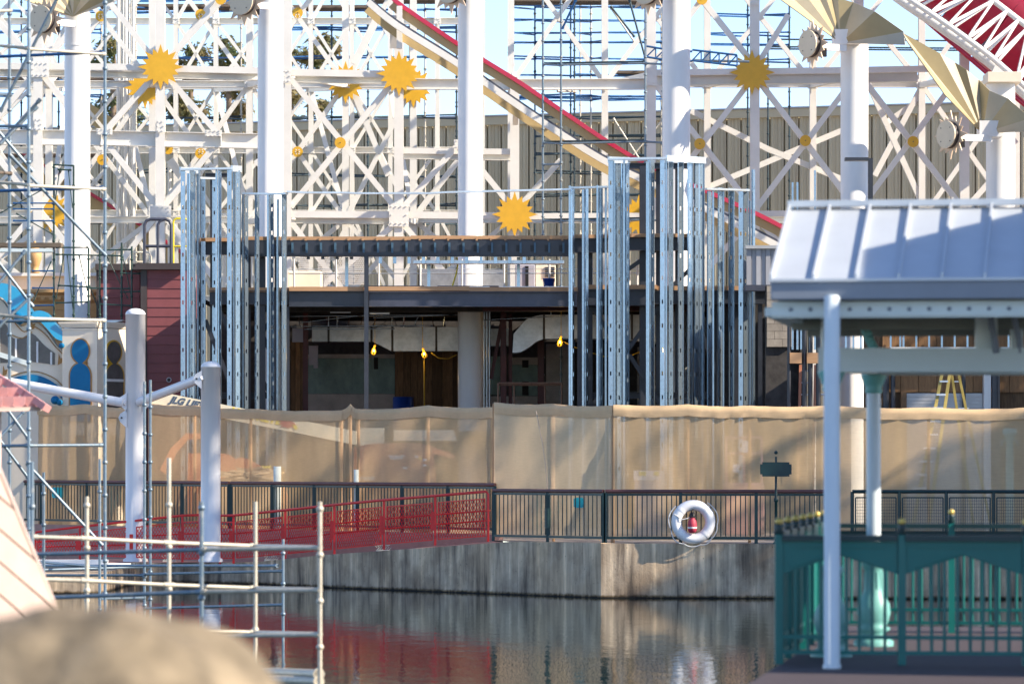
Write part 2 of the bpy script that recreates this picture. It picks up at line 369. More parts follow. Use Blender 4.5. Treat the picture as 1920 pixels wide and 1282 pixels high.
MB().beam(A + nrm * .08 + ZH * (HW + .035), Bq + nrm * .08 + ZH * (HW + .035), .05, .26).build('coping_cap', 'trim_grey', wh)
bk = -nrm
MB().hexa([A + bk * .22, Bq + bk * .22, Bq + bk * 25, A + bk * 25, A + bk * .22 + ZH * (HW - .2), Bq + bk * .22 + ZH * (HW - .2), Bq + bk * 25 + ZH * (HW - .2), A + bk * 25 + ZH * (HW - .2)]).build('shell', 'corrugated', wh)
# ---------------------------------------------------------------- trees
def tree(name, base, trunk_pts, r0, clumps, nleaf, size, label, cat='tree', group=None, droop=.6, seed=1, gaps=(), lm='leaf'):
    R = random.Random(seed); base = Vector(base)
    t = thing(name, base, label, cat, group)
    tp = [base + Vector(p) for p in trunk_pts]; m = MB(); k = len(tp)
    m.path(tp, [r0 * (1 - .6 * i / (k - 1)) for i in range(k)], 8)
    for c, r in clumps:
        c = base + Vector(c); j = min(range(k), key=lambda i: (tp[i] - c).length + (3 if tp[i].z > c.z else 0)); a = tp[j]
        if gaps and any(in_gap(a.lerp(c, i_ / 12), gaps) for i_ in range(13)): continue
        mid = a.lerp(c, .5) + Vector((R.uniform(-.2, .2), R.uniform(-.2, .2), .15)); m.path([a, mid, c], [r0 * .4, r0 * .22, r0 * .08], 6)
        for q in range(0 if gaps else 5):
            e = c + Vector((R.gauss(0, 1), R.gauss(0, 1), R.gauss(0, .7))) * r * .5; m.path([c, (c + e) / 2 + Vector((0, 0, .05)), e], [r0 * .08, r0 * .06, r0 * .03], 4)
    m.build('trunk', 'bark', t)
    l = MB(); tot = sum(r ** 2 for c, r in clumps)
    for c, r in clumps:
        c = base + Vector(c); nn = int(nleaf * r * r / tot); tw = []
        for q in range(max(3, nn // 14)):
            v = Vector((R.gauss(0, 1), R.gauss(0, 1), R.gauss(0, 1))).normalized() * r * R.uniform(.3, 1) ** .6
            tw.append(c + Vector((v.x, v.y, v.z * .75)))
        for q in range(nn):
            tp_ = R.choice(tw); p = tp_ + Vector((R.gauss(0, 1), R.gauss(0, 1), R.gauss(0, 1) - .3)) * r * .17
            a = Vector((R.gauss(0, 1), R.gauss(0, 1), R.gauss(0, .6) - droop)).normalized(); s_ = size * R.uniform(.6, 1.3)
            sd = a.cross(Vector((R.gauss(0, 1), R.gauss(0, 1), R.gauss(0, 1)))).normalized() * s_ * .17
            qs = [p, p + a * s_ * .45 + sd, p + a * s_, p + a * s_ * .45 - sd]
            if gaps and any(in_gap(p + a * (s_ * i_ / 5) + sd * j_, gaps) for i_ in range(6) for j_ in (-.7, 0, .7)): continue
            l.add([p, p + a * s_ * .45 + sd, p + a * s_, p + a * s_ * .45 - sd], [(0, 1, 2, 3)])
    l.build('crown', lm, t); return t
def in_gap(p, gaps):
    for c, rx, ry, ca, sa in gaps:
        q = p - S * ((p.y - c.y) / S.y); x, z = q.x - c.x, q.z - c.z; u, v = (x * ca + z * sa) / rx, (z * ca - x * sa) / ry
        if (abs(u) < 1 and abs(v) < 1) if ca == 1 else u * u + v * v < 1: return True
    return False
def px_tree(px, Y, clumps_px, seed, label, nleaf=2600, size=.5):
    bx_ = WX(px, Y); cl = []
    for (x, y, r) in clumps_px:
        p = W(x, y, Y); cl.append(((p.x - bx_, rnd.uniform(-1, 1), p.z), r * Y / F))
    top = max(c[0][2] for c in cl); lean = rnd.uniform(-.4, .4)
    tree('eucalyptus_tree', (bx_, Y, 0), [(0, 0, 0), (lean * .4, .1, top * .35), (lean, -.1, top * .65), (lean * .7, 0, top * .95)], .28, cl, int(nleaf * .95), size * .6, label, lm='leaf_olive', group='trees behind the coaster', seed=seed)
px_tree(225, 171, [(185, 110, 26), (215, 85, 24), (205, 190, 26), (245, 150, 22), (190, 225, 26), (250, 215, 26)], 3, 'sparse eucalyptus seen left of the leftmost golden sun', 2600)
px_tree(360, 173, [(345, 130, 26), (370, 100, 24), (330, 190, 30), (365, 210, 30), (350, 160, 20)], 4, 'green eucalyptus seen just right of the leftmost golden sun', 2800)
px_tree(432, 176, [(420, 80, 20), (440, 110, 24), (415, 130, 22), (440, 160, 24), (425, 215, 24), (455, 200, 20)], 5, 'brownish tipped eucalyptus behind the braces left of the second tall column', 2600)
px_tree(590, 173, [(600, 75, 24), (590, 110, 24), (550, 100, 18), (625, 95, 16), (605, 140, 18), (545, 180, 24), (600, 200, 20), (545, 220, 16)], 6, 'drooping eucalyptus behind the truss right of the second tall column', 2800)
px_tree(668, 178, [(668, 225, 14), (672, 214, 9)], 8, 'tiny treetop peeking over the warehouse roof', 500, .4)
# large trees added out of view on the pier to shade quay and screens
GAPS = []                      # openings cut into the crowns to shape sun patches on screens and quay wall
for gx, gy, rx, ry, rot in ((1150, 1062, 21, 44, 0), (1365, 785, 45, 11, 30), (1310, 878, 95, 22, 28), (1168, 838, 26, 36, 20), (1160, 778, 26, 18, 20), (985, 830, 45, 30, 30), (1090, 872, 60, 18, 30), (1085, 935, 80, 14, 25), (1505, 772, 40, 9, 25), (1450, 900, 25, 12, 25), (1690, 790, 20, 10, 30), (1700, 810, 20, 8, 30),
        (540, 900, 120, 30, 35), (470, 985, 60, 20, 30), (760, 800, 60, 14, 25), (880, 880, 45, 32, 30), (720, 930, 70, 16, 30), (640, 830, 60, 20, 35), (400, 940, 60, 20, 30), (880, 950, 40, 22, 30), (300, 860, 60, 20, 30), (120, 860, 70, 20, 30)):
    gy_ = BL(b_at_px(gx)).y + .75 if gx < 926 else (86.76 if gy > 1000 else (91.25 - (gx - 926) * .01418 if gx < 1148 else 87.93 - (gx - 1150) * .0006)); k_ = gy_ / F * 1.15; GAPS.append((W(gx, gy, gy_), rx * k_, ry * k_ * 1.25, math.cos(math.radians(rot)) if rot else 1, math.sin(math.radians(rot))))
def added_shade_tree(x, y, h, spread, seed, label, nleaf=5200, size=.75):
    R = random.Random(seed); cl = []
    for i in range(26):
        a = R.uniform(0, 6.28); k = R.uniform(.15, 1) ** .5; cl.append(((math.cos(a) * spread * k, math.sin(a) * spread * k * .8, h * R.uniform(.34, 1)), R.uniform(1.5, 2.5)))
    tree('added_shade_tree', (x, y, 0), [(0, 0, 0), (.3, .2, h * .3), (-.2, 0, h * .6), (0, 0, h * .9)], .32, cl, nleaf, size, label, group='added shade trees out of view', seed=seed, droop=.1, gaps=GAPS)
added_shade_tree(27, 84.5, 25, 6.5, 21, 'tall leafy tree added out of view to shade the quay and screens', 6500)
added_shade_tree(25, 76.8, 18, 5.6, 22, 'leafy tree added out of view at the water to cast shade', 4500)
added_shade_tree(27, 96.5, 16, 4.2, 23, 'leafy tree added out of view to shade the right stud tower', 3200)
sb = thing('shade_hall', (40, 80, 0), 'tall plain hall added out of view on the pier to cast shade', 'building')  # unseen hall added to block sun from the right
MB().box(34, 50, 70, 89.5, 0, 17).build('wall', 'building_shade', sb)
MB().box(33.6, 50.4, 69.6, 89.9, 17, 17.6).build('roof', 'trim_grey', sb)
for i in range(4):
    for j in range(4): MB().box(33.93, 34.0, 71.5 + j * 4.4, 73.3 + j * 4.4, 2 + i * 4.2, 4.4 + i * 4.2).build('window', 'window_grey', sb)
kk = thing('shade_kiosk', (8.9, 34.8, -.05), 'small hip roofed block added out of view to shade the pavilion', 'shade_kiosk')  # unseen building added to throw a broad shadow on the pavilion
MB().box(7.5, 10.4, 33.2, 36.6, -.05, 5.6).build('wall', 'building_shade', kk)
MB().add([(7.1, 32.8, 5.6), (10.8, 32.8, 5.6), (10.8, 37.0, 5.6), (7.1, 37.0, 5.6), (8.6, 34.9, 7.3), (9.3, 34.9, 7.3)], [(0, 1, 5, 4), (1, 2, 5), (2, 3, 4, 5), (3, 0, 4), (3, 2, 1, 0)]).build('roof', 'pav_roof', kk)
for z_ in (1.0, 3.4): MB().box(8.3, 9.6, 33.14, 33.2, z_, z_ + 1.4).build('window', 'window_grey', kk)
# ================================================================ COASTER
def star(cx, cz, Y, r_in, r_long, r_short, n=16, rot=0):
    pts = []
    for k in range(n):
        r = r_long if k % 4 == 0 else (r_long * .95 if k % 2 == 0 else r_short)
        a = rot + 2 * math.pi * k / n; pts.append((cx + r * math.sin(a), Y, cz + r * math.cos(a)))
        a += math.pi / n; pts.append((cx + r_in * math.sin(a), Y, cz + r_in * math.cos(a)))
    return pts
def bolts(m, c, pts, r=.022, h=.03):
    for dx, dz in pts: m.lathe(c + Vector((dx, 0, dz)), [(r, 0), (r, h)], 6, ax=(0, -1, 0), sm=False)
KN = [0]
class Truss:
    def __init__(s, label, Y, mt='white_truss'):
        s.Y = Y; s.m = mt; s.t = thing('coaster_truss', (0, Y, 0), label, 'steel frame', 'white coaster truss planes')
    def off(s): KN[0] += 1; return (KN[0] % 13) * .007
    def col(s, x, y0, y1=None, w=.27):
        Y = s.Y + s.off(); p0 = W(x, y0, Y); p1 = W(x, y1, Y) if y1 else Vector((p0.x, Y, 0)); p1.x = p0.x
        MB().hcol(p0, p1, w, .3).build('column', s.m, s.t)
    def br(s, x0, y0, x1, y1, w=.165, dy=0, name='brace', d=.17):
        Y = s.Y + s.off() + dy; MB().beam(W(x0, y0, Y), W(x1, y1, Y), w, d).build(name, s.m, s.t)
    def ib(s, x0, y0, x1, y1, h=.3, dy=0):
        Y = s.Y + s.off() + dy; MB().ibeam(W(x0, y0, Y), W(x1, y1, Y), h, .26).build('girder', s.m, s.t)
    def sun(s, x, y, r=.66, dy=-.22):
        Y = s.Y + dy; c = W(x, y, Y); MB().prism(star(c.x, c.z, Y, r * .62, r, r * .86), (0, .03, 0)).build('sun_emblem', 'gold', s.t, label='golden sixteen point sun plate')
    def disc(s, x, y, r=.165, dy=-.2):
        Y = s.Y + dy; c = W(x, y, Y); o = MB().lathe(c, [(r, 0), (r, .035)], 20, ax=(0, -1, 0), sm=False).build('disc', 'gold', s.t, label='small round golden disc')
        MB().lathe(c + Vector((0, -.036, 0)), [(.018, 0), (.018, .02)], 6, ax=(0, -1, 0)).build('bolt', 'steel_dark', o)
    def gus(s, x, y, w, h, nb=4, dy=-.19):
        Y = s.Y + dy; c = W(x, y, Y); k = Y / F; w, h = w * k, h * k
        o = MB().box(c.x - w / 2, c.x + w / 2, Y - .02, Y, c.z - h / 2, c.z + h / 2).build('gusset', s.m, s.t)
        m = MB(); bolts(m, c + Vector((0, -.022, 0)), [(-w / 2 + w * (i + .5) / nb, sgn * h * .36) for i in range(nb) for sgn in (-1, 1)] + [(-w * .38, 0), (w * .38, 0)]); m.build('bolts', s.m, o, kind='stuff')
T1 = Truss('nearest plane of white coaster braces carrying the large golden suns', 118)
for x, y0 in ((72, -40), (301, -40), (538, -40), (748, -40), (965, 150), (1221, -40), (1415, -40), (1610, -40), (1808, 60)): T1.col(x, y0)
for a in ((-30, 124, 301, 127, .19), (301, 129, 485, 133, .19), (538, 136, 748, 140, .2), (1221, 137, 1608, 132, .18), (1608, 132, 1808, 128, .18), (545, 402, 748, 403, .2), (748, 403, 965, 405, .2), (965, 406, 1221, 405, .18), (1325, 402, 1415, 402, .17), (1415, 401, 1608, 400, .17), (1608, 400, 1808, 399, .17), (748, 283, 965, 285, .17)):
    T1.br(*a[:4], w=a[4], name='strut')
T1.ib(-30, 257, 190, 259, .44); T1.ib(190, 259, 485, 265, .44); T1.ib(748, 158, 1008, 159, .32); T1.ib(1008, 159, 1221, 158, .32)
T1.ib(-30, 136, 301, 141, .2, .75); T1.ib(301, 141, 485, 145, .2, .75); T1.ib(540, 149, 748, 152, .2, .75); T1.ib(1221, 152, 1500, 148, .3, .75); T1.ib(1500, 148, 1720, 144, .3, .75)
T1.ib(545, 413, 748, 414, .2, .75); T1.ib(748, 292, 965, 295, .2, .75)
for a in ((301, 128, 198, -5), (301, 128, 420, -5), (301, 130, 197, 247), (301, 130, 408, 250), (205, 275, 301, 395), (400, 278, 301, 395), (301, 395, 205, 520), (301, 395, 400, 520),
          (72, 130, -20, 22), (72, 130, 165, 20), (72, 132, -20, 238), (72, 132, 168, 245), (72, 392, -20, 275), (72, 392, 150, 285), (72, 392, -20, 500), (72, 392, 160, 500),
          (545, 148, 740, 388), (740, 150, 545, 388), (545, 415, 640, 540), (735, 425, 600, 540), (760, 425, 850, 530), (760, 385, 862, 268), (862, 268, 965, 395), (545, 388, 480, 300),
          (1221, 148, 1415, 395), (1415, 142, 1221, 395), (1415, 142, 1608, 395), (1608, 138, 1415, 395), (1610, 138, 1808, 395), (1800, 140, 1610, 395), (1316, 0, 1412, 120), (1316, 0, 1222, 122), (1316, 0, 1390, -95), (1316, 0, 1240, -95),
          (1415, 405, 1500, 500), (1415, 405, 1330, 500), (1415, 130, 1478, 28), (1808, 395, 1900, 290), (1812, 150, 1905, 270), (1808, 400, 1900, 500)):
    T1.br(*a)
for x in (190, 301, 415):
    Y = 118.02; p = W(x, 260, Y); MB().box(p.x - .012, p.x + .012, Y - .14, Y + .12, p.z - .2, p.z + .2).build('stiffener', 'white_truss', T1.t)
for x, y in ((301, 126), (748, 138), (1410, 136), (965, 402)): T1.sun(x, y, .68)
for x, y in ((638, 268), (1312, 270), (1510, 264), (1712, 266), (414, -1), (1316, -1)): T1.disc(x, y)
T1.gus(75, 130, 34, 30); T1.gus(748, 403, 37, 44); T1.gus(538, 143, 15, 26, 2); T1.gus(1221, 142, 22, 38, 2); T1.gus(301, 397, 40, 22); T1.gus(301, 237, 15, 24, 2); T1.gus(72, 233, 15, 24, 2); T1.gus(400, 250, 32, 12); T1.gus(196, 247, 30, 12); T1.gus(862, 270, 22, 16, 2); T1.gus(1415, 400, 20, 30, 2); T1.gus(1808, 396, 22, 18, 3); T1.gus(1415, 0, 18, 20, 2)
def autotruss(T, xs, rows, skip, w=.18, cw=.26, suns=(), discs=()):
    for x in xs: T.col(x, rows[0] - 20, w=cw)
    for j, (ya, yb) in enumerate(zip(rows, rows[1:])):
        for i, (xa, xb) in enumerate(zip(xs, xs[1:])):
            T.ib(xa, yb, xb, yb, .2)
            if (i, j) in skip: continue
            T.br(xa, ya, xb, yb, w); T.br(xb, ya, xa, yb, w)
            T.gus((xa + xb) / 2, (ya + yb) / 2, w * 70, w * 70, 2)
        for x in xs[1:-1]: T.gus(x, yb, cw * 95, cw * 88, 3)
    for x, y in suns: T.sun(x, y, .66)
    for x, y in discs: T.disc(x, y)
T2 = Truss('second plane of white coaster braces behind the golden suns', 122.5)
autotruss(T2, [-95, 92, 286, 468, 648, 775, 958, 1134, 1326, 1524, 1728, 1905], [-95, 158, 412, 560], {(5, 0), (5, 1), (6, 1), (7, 1), (6, 2), (7, 2), (8, 1), (9, 1), (8, 2), (9, 2), (10, 2)}, .14, .2,
          suns=((648, 155), (775, 163), (272, 165), (1198, 405), (95, 398)), discs=((376, 28), (189, 31), (558, 25), (558, 285), (376, 288), (192, 300)))
for a in ((665, 178, 728, 330), (662, 120, 712, 22), (1295, 208, 1440, 280), (1440, 280, 1600, 345), (1330, 350, 1600, 236), (1660, 232, 1720, 190), (958, 405, 1052, 300), (1625, 150, 1735, 395), (1735, 150, 1640, 330), (775, 410, 860, 300)): T2.br(*a, w=.17)
T3 = Truss('third plane of white coaster braces seen through gaps on the left', 127.5)
autotruss(T3, [-60, 62, 128, 228, 330, 405, 500, 583, 660, 732, 820, 905], [-90, 40, 162, 282, 400, 560], {(9, 0), (10, 0), (10, 1), (3, 1), (5, 0), (7, 2), (9, 1), (9, 2), (10, 2), (1, 2), (5, 2), (10, 3), (8, 3), (3, 3), (6, 3), (1, 0), (8, 0)}, .10, .14, discs=((493, 36), (315, 280)))
# members running front to back between the planes
lt = thing('coaster_cross_beams', (0, 122, 0), 'white cross beams tying the coaster truss planes together front to back', 'steel frame')
for xa, xb in ((72, 92), (301, 286), (538, 468), (538, 648), (748, 775), (965, 958), (1221, 1134), (1415, 1326), (1608, 1524), (1808, 1728)):
    for ya, yb in ((140, 160), (406, 416), (-60, -40)):
        MB().beam(W(xa, ya, 118.3), W(xb, yb, 122.3), .16, .16).build('cross_beam', 'white_truss', lt)
for xa, xb in ((92, 128), (286, 228), (468, 405), (648, 583), (775, 732)):
    for ya, yb in ((164, 168), (410, 404)):
        MB().beam(W(xa, ya, 122.8), W(xb, yb, 127.3), .16, .16).build('cross_beam', 'white_truss', lt)
    MB().beam(W(xa, 410, 122.8), W(xb, 168, 127.3), .14, .14).build('cross_brace', 'white_truss', lt)
# bundle of slim rods left of the leftmost sun
rb = thing('rod_bundle', W(236, 870, 124.5), 'bundle of slim white vertical rods left of the leftmost golden sun', 'rods')
for i, x in enumerate((222, 226, 230, 236, 241, 246, 250)):
    p = W(x, 0, 124.3 + .12 * (i % 3)); MB().tube((p.x, p.y, 0), (p.x, p.y, WZ(-30, p.y)), .035 if i % 3 else .06, 6).build('rod', 'white_truss', rb)
# ---------------------------------------------------------------- tall tubular columns
def big_column(x, rad, Y, ytop, label):
    X = WX(x, Y); r = rad * Y / F; zt = WZ(ytop, Y)
    t = thing('coaster_column', (X, Y, 0), label, 'column', 'tall white coaster columns')
    MB().lathe((X, Y, 0), [(r * 1.35, 0), (r * 1.35, .05), (r, .05), (r, zt)], 40).build('shaft', 'white', t, base=True)
    m = MB()
    for k in range(8): a = k * math.pi / 4; m.lathe((X + math.cos(a) * r * 1.2, Y + math.sin(a) * r * 1.2, .05), [(.03, 0), (.03, .05)], 6, sm=False)
    m.build('anchor_bolts', 'steel_dark', t, kind='stuff')
    return t, X, r, zt
def medallion(t, x, y, Y, yaw, rd=.36, rs=.66, armx=None):
    c = W(x, y, Y); R = Matrix.Rotation(-yaw, 3, 'Z')
    def tr(m): m.v = [c + R @ (v - c) for v in m.v]; return m
    mm = tr(MB().prism(star(c.x, c.z, c.y, rs * .62, rs, rs * .8, 16), (0, .03, 0))).build('sun_medallion', 'brown_metal', t, label='tan sun medallion with raised round face')
    tr(MB().lathe(c + Vector((0, -.005, 0)), [(rd, 0), (rd, .05), (rd, .13)], 28, ax=(0, -1, 0), sm=False)).build('rim', 'brown_trim', mm)
    tr(MB().lathe(c + Vector((0, -.137, 0)), [(rd * 1.02, 0), (rd * 1.02, .04)], 28, ax=(0, -1, 0), sm=False)).build('face', 'tan_metal', mm)
    b_ = MB()
    for dx, dz in ((-.18, .18), (.18, .18), (-.18, -.18), (.18, -.18)): b_.lathe(c + Vector((dx, -.178, dz)), [(.016, 0), (.016, .01)], 6, ax=(0, -1, 0))
    tr(b_).build('screws', 'brown_trim', mm, kind='stuff')
    if armx:
        MB().beam(c + Vector((0, .12, -.05)), Vector((armx, Y + .6, c.z - .05)), .18, .12).build('bracket', 'white', t)
        MB().box(c.x + .22, c.x + .40, Y + .1, Y + .3, c.z - .32, c.z - .1).build('lamp_driver', 'black', t)
def fan(t, apex, rim, Y, low=None):
    ap = W(*apex, Y - .55)
    for k, (a, b_) in enumerate(zip(rim, rim[1:])):
        pa, pb = W(a[0], a[1], Y - .5 - abs(a[0] - apex[0]) * .0085 + a[2] * .3), W(b_[0], b_[1], Y - .5 - abs(b_[0] - apex[0]) * .0085 + b_[2] * .3); apx = ap + Vector((0, 0, 0))
        nr = (pa - apx).cross(pb - apx).normalized()
        MB().prism([apx, pa, pb], nr * .025).build('pleat', 'fan_lit' if k % 2 else 'fan_shaded', t)
t, X, r, zt = big_column(145, 24, 109, 26, 'tall white coaster column at far left with a pleated fan top')
fan(t, (137, 31), [(-30, -25, -.6), (-12, -45, .2), (30, -62, -.5), (62, -68, .2), (95, -62, -.5), (118, -50, .2), (140, -45, -.5), (168, -38, .1), (192, -22, -.5), (209, -4, .1), (214, 2, -.1)], 109)
MB().box(X - .43, X - .25, 108.4, 109, zt - .05, zt + .5).build('fan_bracket', 'white', t); medallion(t, 83, 37, 107.7, .55, armx=X)
MB().lathe((X, 109, zt - .9), [(r + .012, 0), (r + .012, .05)], 40).build('collar', 'white', t)
t, X, r, zt = big_column(507, 24, 109, -40, 'tall white coaster column right of the leftmost golden sun'); medallion(t, 458, 4, 107.7, .5, armx=X)
t, X, r, zt = big_column(882, 23.5, 109, -40, 'tall white coaster column passing through the steel deck at picture centre'); medallion(t, 846, -18, 107.7, .5, armx=X)
t, X, r, zt = big_column(1268, 26, 109, -40, 'tall white coaster column rising behind the right stud tower'); medallion(t, 1215, -16, 107.7, .6, armx=X)
t, X, r, zt = big_column(1602, 26, 109, 84, 'tall white coaster column behind the pavilion roof under the left fan')
fan(t, (1577, 81), [(1462, -2, -.6), (1448, -38, .1), (1482, -48, -.5), (1512, -52, .1), (1535, -45, -.5), (1556, -24, .1), (1571, -4, -.5), (1600, 5, .15), (1640, 22, -.45), (1694, 60, .15), (1697, 84, -.3)], 109)
MB().box(X - .62, X + .1, 108.35, 108.95, zt - .05, zt + .35).build('fan_bracket', 'white', t); medallion(t, 1523, 83, 107.7, .95, armx=X - .3)
t, X, r, zt = big_column(1876, 27, 109, 158, 'tall white coaster column at far right below the red track shell')
fan(t, (1842, 250), [(1772, 178, -.75), (1700, 76, -.5), (1693, 62, .2), (1762, 100, -.5), (1790, 117, .15), (1812, 131, -.5), (1835, 150, .15), (1855, 170, -.5), (1890, 185, .15), (1932, 222, -.45), (1936, 247, -.2)], 108.5)
MB().box(X - .72, X - .1, 107.7, 108.4, WZ(258, 108), WZ(228, 108)).build('fan_bracket', 'white', t); medallion(t, 1782, 253, 107.2, .95, armx=X - .4)
MB().box(X - .42, X + .5, 108.4, 109.6, zt, zt + .28).build('track_seat', 'cream', t, bevel=.01)
# ---------------------------------------------------------------- track across the picture
def interp(pts, n=6):
    out = []
    for i in range(len(pts) - 1):
        p0 = pts[max(i - 1, 0)]; p1 = pts[i]; p2 = pts[i + 1]; p3 = pts[min(i + 2, len(pts) - 1)]
        for k in range(n):
            u = k / n; out.append(tuple(.5 * (2 * b + (c - a) * u + (2 * a - 5 * b + 4 * c - d_) * u * u + (-a + 3 * b - 3 * c + d_) * u ** 3) for a, b, c, d_ in zip(p0, p1, p2, p3)))
    return out + [pts[-1]]
tk = thing('coaster_track', W(965, 978, 115), 'coaster track with crimson rail and tan side panels running down across the picture', 'coaster track')
red = interp([(735, -3), (757, 15), (860, 85), (965, 150), (1025, 190), (1185, 295), (1330, 362), (1425, 405), (1510, 450)], 4)
def segs(pts, Y, prof, name, mt, step=4):
    for i in range(0, len(pts) - 1, step):
        q = pts[i:i + step + 1]
        if len(q) > 1: MB().sweep([W(x, y, Y) for x, y in q], prof).build(name, mt, tk)
segs(red, 115, [(-.09, -.05), (.09, -.05), (.09, .07), (-.09, .07)], 'rail_cover', 'crimson')
segs([(x, y + 11) for x, y in red], 115.05, [(-.02, -.13), (.02, -.13), (.02, .12), (-.02, .12)], 'side_panel', 'track_tan')
wr = interp([(690, -5), (745, 40), (860, 112), (965, 185), (1060, 248), (1150, 302), (1300, 372), (1420, 432), (1510, 480)], 4)
segs(wr, 114.5, [(-.06, -.03), (.06, -.03), (.06, .03), (-.06, .03)], 'rail_top', 'steel_slate')
segs([(x, y + 9) for x, y in wr], 114.5, [(-.09, -.09), (.09, -.09), (.09, .09), (-.09, .09)], 'running_rail', 'white_truss')
segs([(x - 2, y + 22) for x, y in wr], 114.9, [(-.02, -.12), (.02, -.12), (.02, .1), (-.02, .1)], 'side_panel', 'track_tan')
MB().beam(W(749, 12, 114.8), W(749, 92, 114.8), .16, .16).build('support_post', 'white_truss', tk); MB().beam(W(738, 30, 114.9), W(738, 90, 115.2), .2, .2).build('support_post', 'white_truss', tk)
MB().beam(W(968, 195, 115.2), W(966, 230, 117.7), .16, .16).build('support_arm', 'white_truss', tk)
tk = thing('lower_coaster_track', W(200, 978, 129.5), 'lower coaster track with crimson edge and tan panel behind the left braces', 'coaster track')
lo = interp([(40, 285), (82, 311), (172, 365), (260, 420), (345, 476)], 3)
segs(lo, 129.5, [(-.08, -.05), (.08, -.05), (.08, .06), (-.08, .06)], 'rail_cover', 'crimson', 6); segs([(x, y + 18) for x, y in lo], 129.6, [(-.02, -.3), (.02, -.3), (.02, .22), (-.02, .22)], 'side_panel', 'track_tan', 6)
up_ = interp([(160, 205), (200, 232), (260, 275)], 3); segs([(x, y) for x, y in up_], 130, [(-.02, -.3), (.02, -.3), (.02, .25), (-.02, .25)], 'side_panel', 'track_tan', 6)
for x, y in ((110, 330), (230, 402), (330, 470)): p = W(x, y, 129.6); MB().tube((p.x, p.y, 0), p, .1, 8).build('support_post', 'white_truss', tk)
# ---------------------------------------------------------------- upper right: white ladder track before the red shell
tk = thing('ladder_track', W(1878, 158, 110), 'white ladder style coaster track at top right above the far right column', 'coaster track')
la = interp([(1640, -50), (1700, -5), (1760, 35), (1830, 85), (1880, 125), (1990, 225)], 4); lb = interp([(1745, -90), (1800, -45), (1850, -8), (1900, 30), (1940, 62), (2010, 125)], 4); lc_ = interp([(1690, -62), (1740, -25), (1800, 18), (1850, 50), (1900, 90), (1990, 165)], 4)
MB().path([W(x, y, 110.2) for x, y in la], .085, 10).build('lower_rail', 'white', tk); MB().path([W(x, y, 112.0) for x, y in lb], .085, 10).build('upper_rail', 'white', tk)
MB().path([W(x, y + 12, 111.2) for x, y in la], .16, 12).build('spine', 'white', tk)
segs([(x + 1, y - 5) for x, y in la], 110.2, [(-.05, -.02), (.05, -.02), (.05, .02), (-.05, .02)], 'rail_top', 'steel_slate', 20)
nn = len(la)
for i in range(1, nn - 2, 2):
    a = W(*la[i], 110.2); b_ = W(*lb[i], 112.0); c = W(la[i][0], la[i][1] + 12, 111.2); nx = W(*la[i + 2], 110.2)
    MB().tube(a, b_, .05, 6).build('tie', 'white', tk); MB().tube(b_, nx, .04, 6).build('tie', 'white', tk); MB().tube(b_, c, .045, 6).build('tie', 'white', tk)
MB().prism([W(x, y, 110.6) for x, y in ((1868, 118), (1890, 130), (1908, 158), (1850, 158))], (0, .12, 0)).build('saddle', 'white', tk)
sh = thing('red_track_shell', W(1930, 978, 116), 'large crimson curved tunnel shell in the top right corner', 'tunnel')
ax = [(1690, -170), (1760, -105), (1830, -45), (1900, 15), (1970, 75), (2060, 150)]
for a, b_ in zip(ax, ax[1:]):
    MB().path([W(*a, 116.5), W((a[0] + b_[0]) / 2, (a[1] + b_[1]) / 2 - 1, 116.5), W(*b_, 116.5)], 1.92, 36).build('shell_section', 'crimson', sh)
for dx in (0, 8): MB().path([W(x - 84 + dx, y + 92 + dx, 115.4) for x, y in ax], .06, 8).build('edge_rib', 'crimson', sh)
p = W(1960, 230, 116.5); MB().tube((p.x, p.y, 0), p, .3, 16).build('post', 'crimson', sh)
# ================================================================ STEEL FRAME BUILDING UNDER CONSTRUCTION
YF = 104.2
sf = thing('steel_frame', (WX(760, YF), YF, 0), 'dark two level steel frame of the building under construction', 'steel frame')
def pbox(x0, x1, y0, y1, Y, dp, name, mt, parent, bevel=0):
    return MB().box(WX(x0, Y), WX(x1, Y), Y, Y + dp, WZ(y1, Y), WZ(y0, Y)).build(name, mt, parent, bevel=bevel)
def ibx(x0, x1, y0, y1, Y, name, mt, parent, dp=.22):
    z = (WZ(y0, Y) + WZ(y1, Y)) / 2; return MB().ibeam((WX(x0, Y), Y, z), (WX(x1, Y), Y, z), WZ(y0, Y) - WZ(y1, Y), dp).build(name, mt, parent)
# lower deck
ibx(393, 541, 545, 571, YF + .5, 'deck_beam', 'steel_dark', sf); ibx(542, 683, 546, 575, YF + .15, 'deck_beam', 'steel_dark', sf); ibx(692, 1082, 547, 575, YF, 'deck_beam', 'steel_slate', sf); ibx(1098, 1225, 543, 573, YF + .3, 'deck_beam', 'steel_dark', sf); ibx(1226, 1480, 545, 570, YF + .6, 'deck_beam', 'steel_dark', sf)
for x0, x1, y0, dy in ((393, 541, 539, .4), (542, 682, 537.5, 0), (691, 880, 537, -.1), (880, 1083, 538, -.1), (1098, 1232, 534, .2), (1232, 1460, 536, .5)): pbox(x0, x1, y0, y0 + 8, YF + dy, 1.2, 'deck_edge', 'wood_edge', sf)
zd = WZ(546, YF)
MB().box(WX(395, 105.2), WX(1475, 105.2), 105.55, 117.2, zd - .02, zd + .1).build('deck_slab', 'plywood', sf)
for k in range(18):
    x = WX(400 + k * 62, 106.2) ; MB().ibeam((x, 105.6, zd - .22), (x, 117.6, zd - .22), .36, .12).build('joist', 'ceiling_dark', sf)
for y in (107.8, 111.4, 115): MB().ibeam((WX(398, 105.2), y, zd - .24), (WX(1475, 105.2), y, zd - .24), .32, .2).build('girder', 'ceiling_dark', sf)
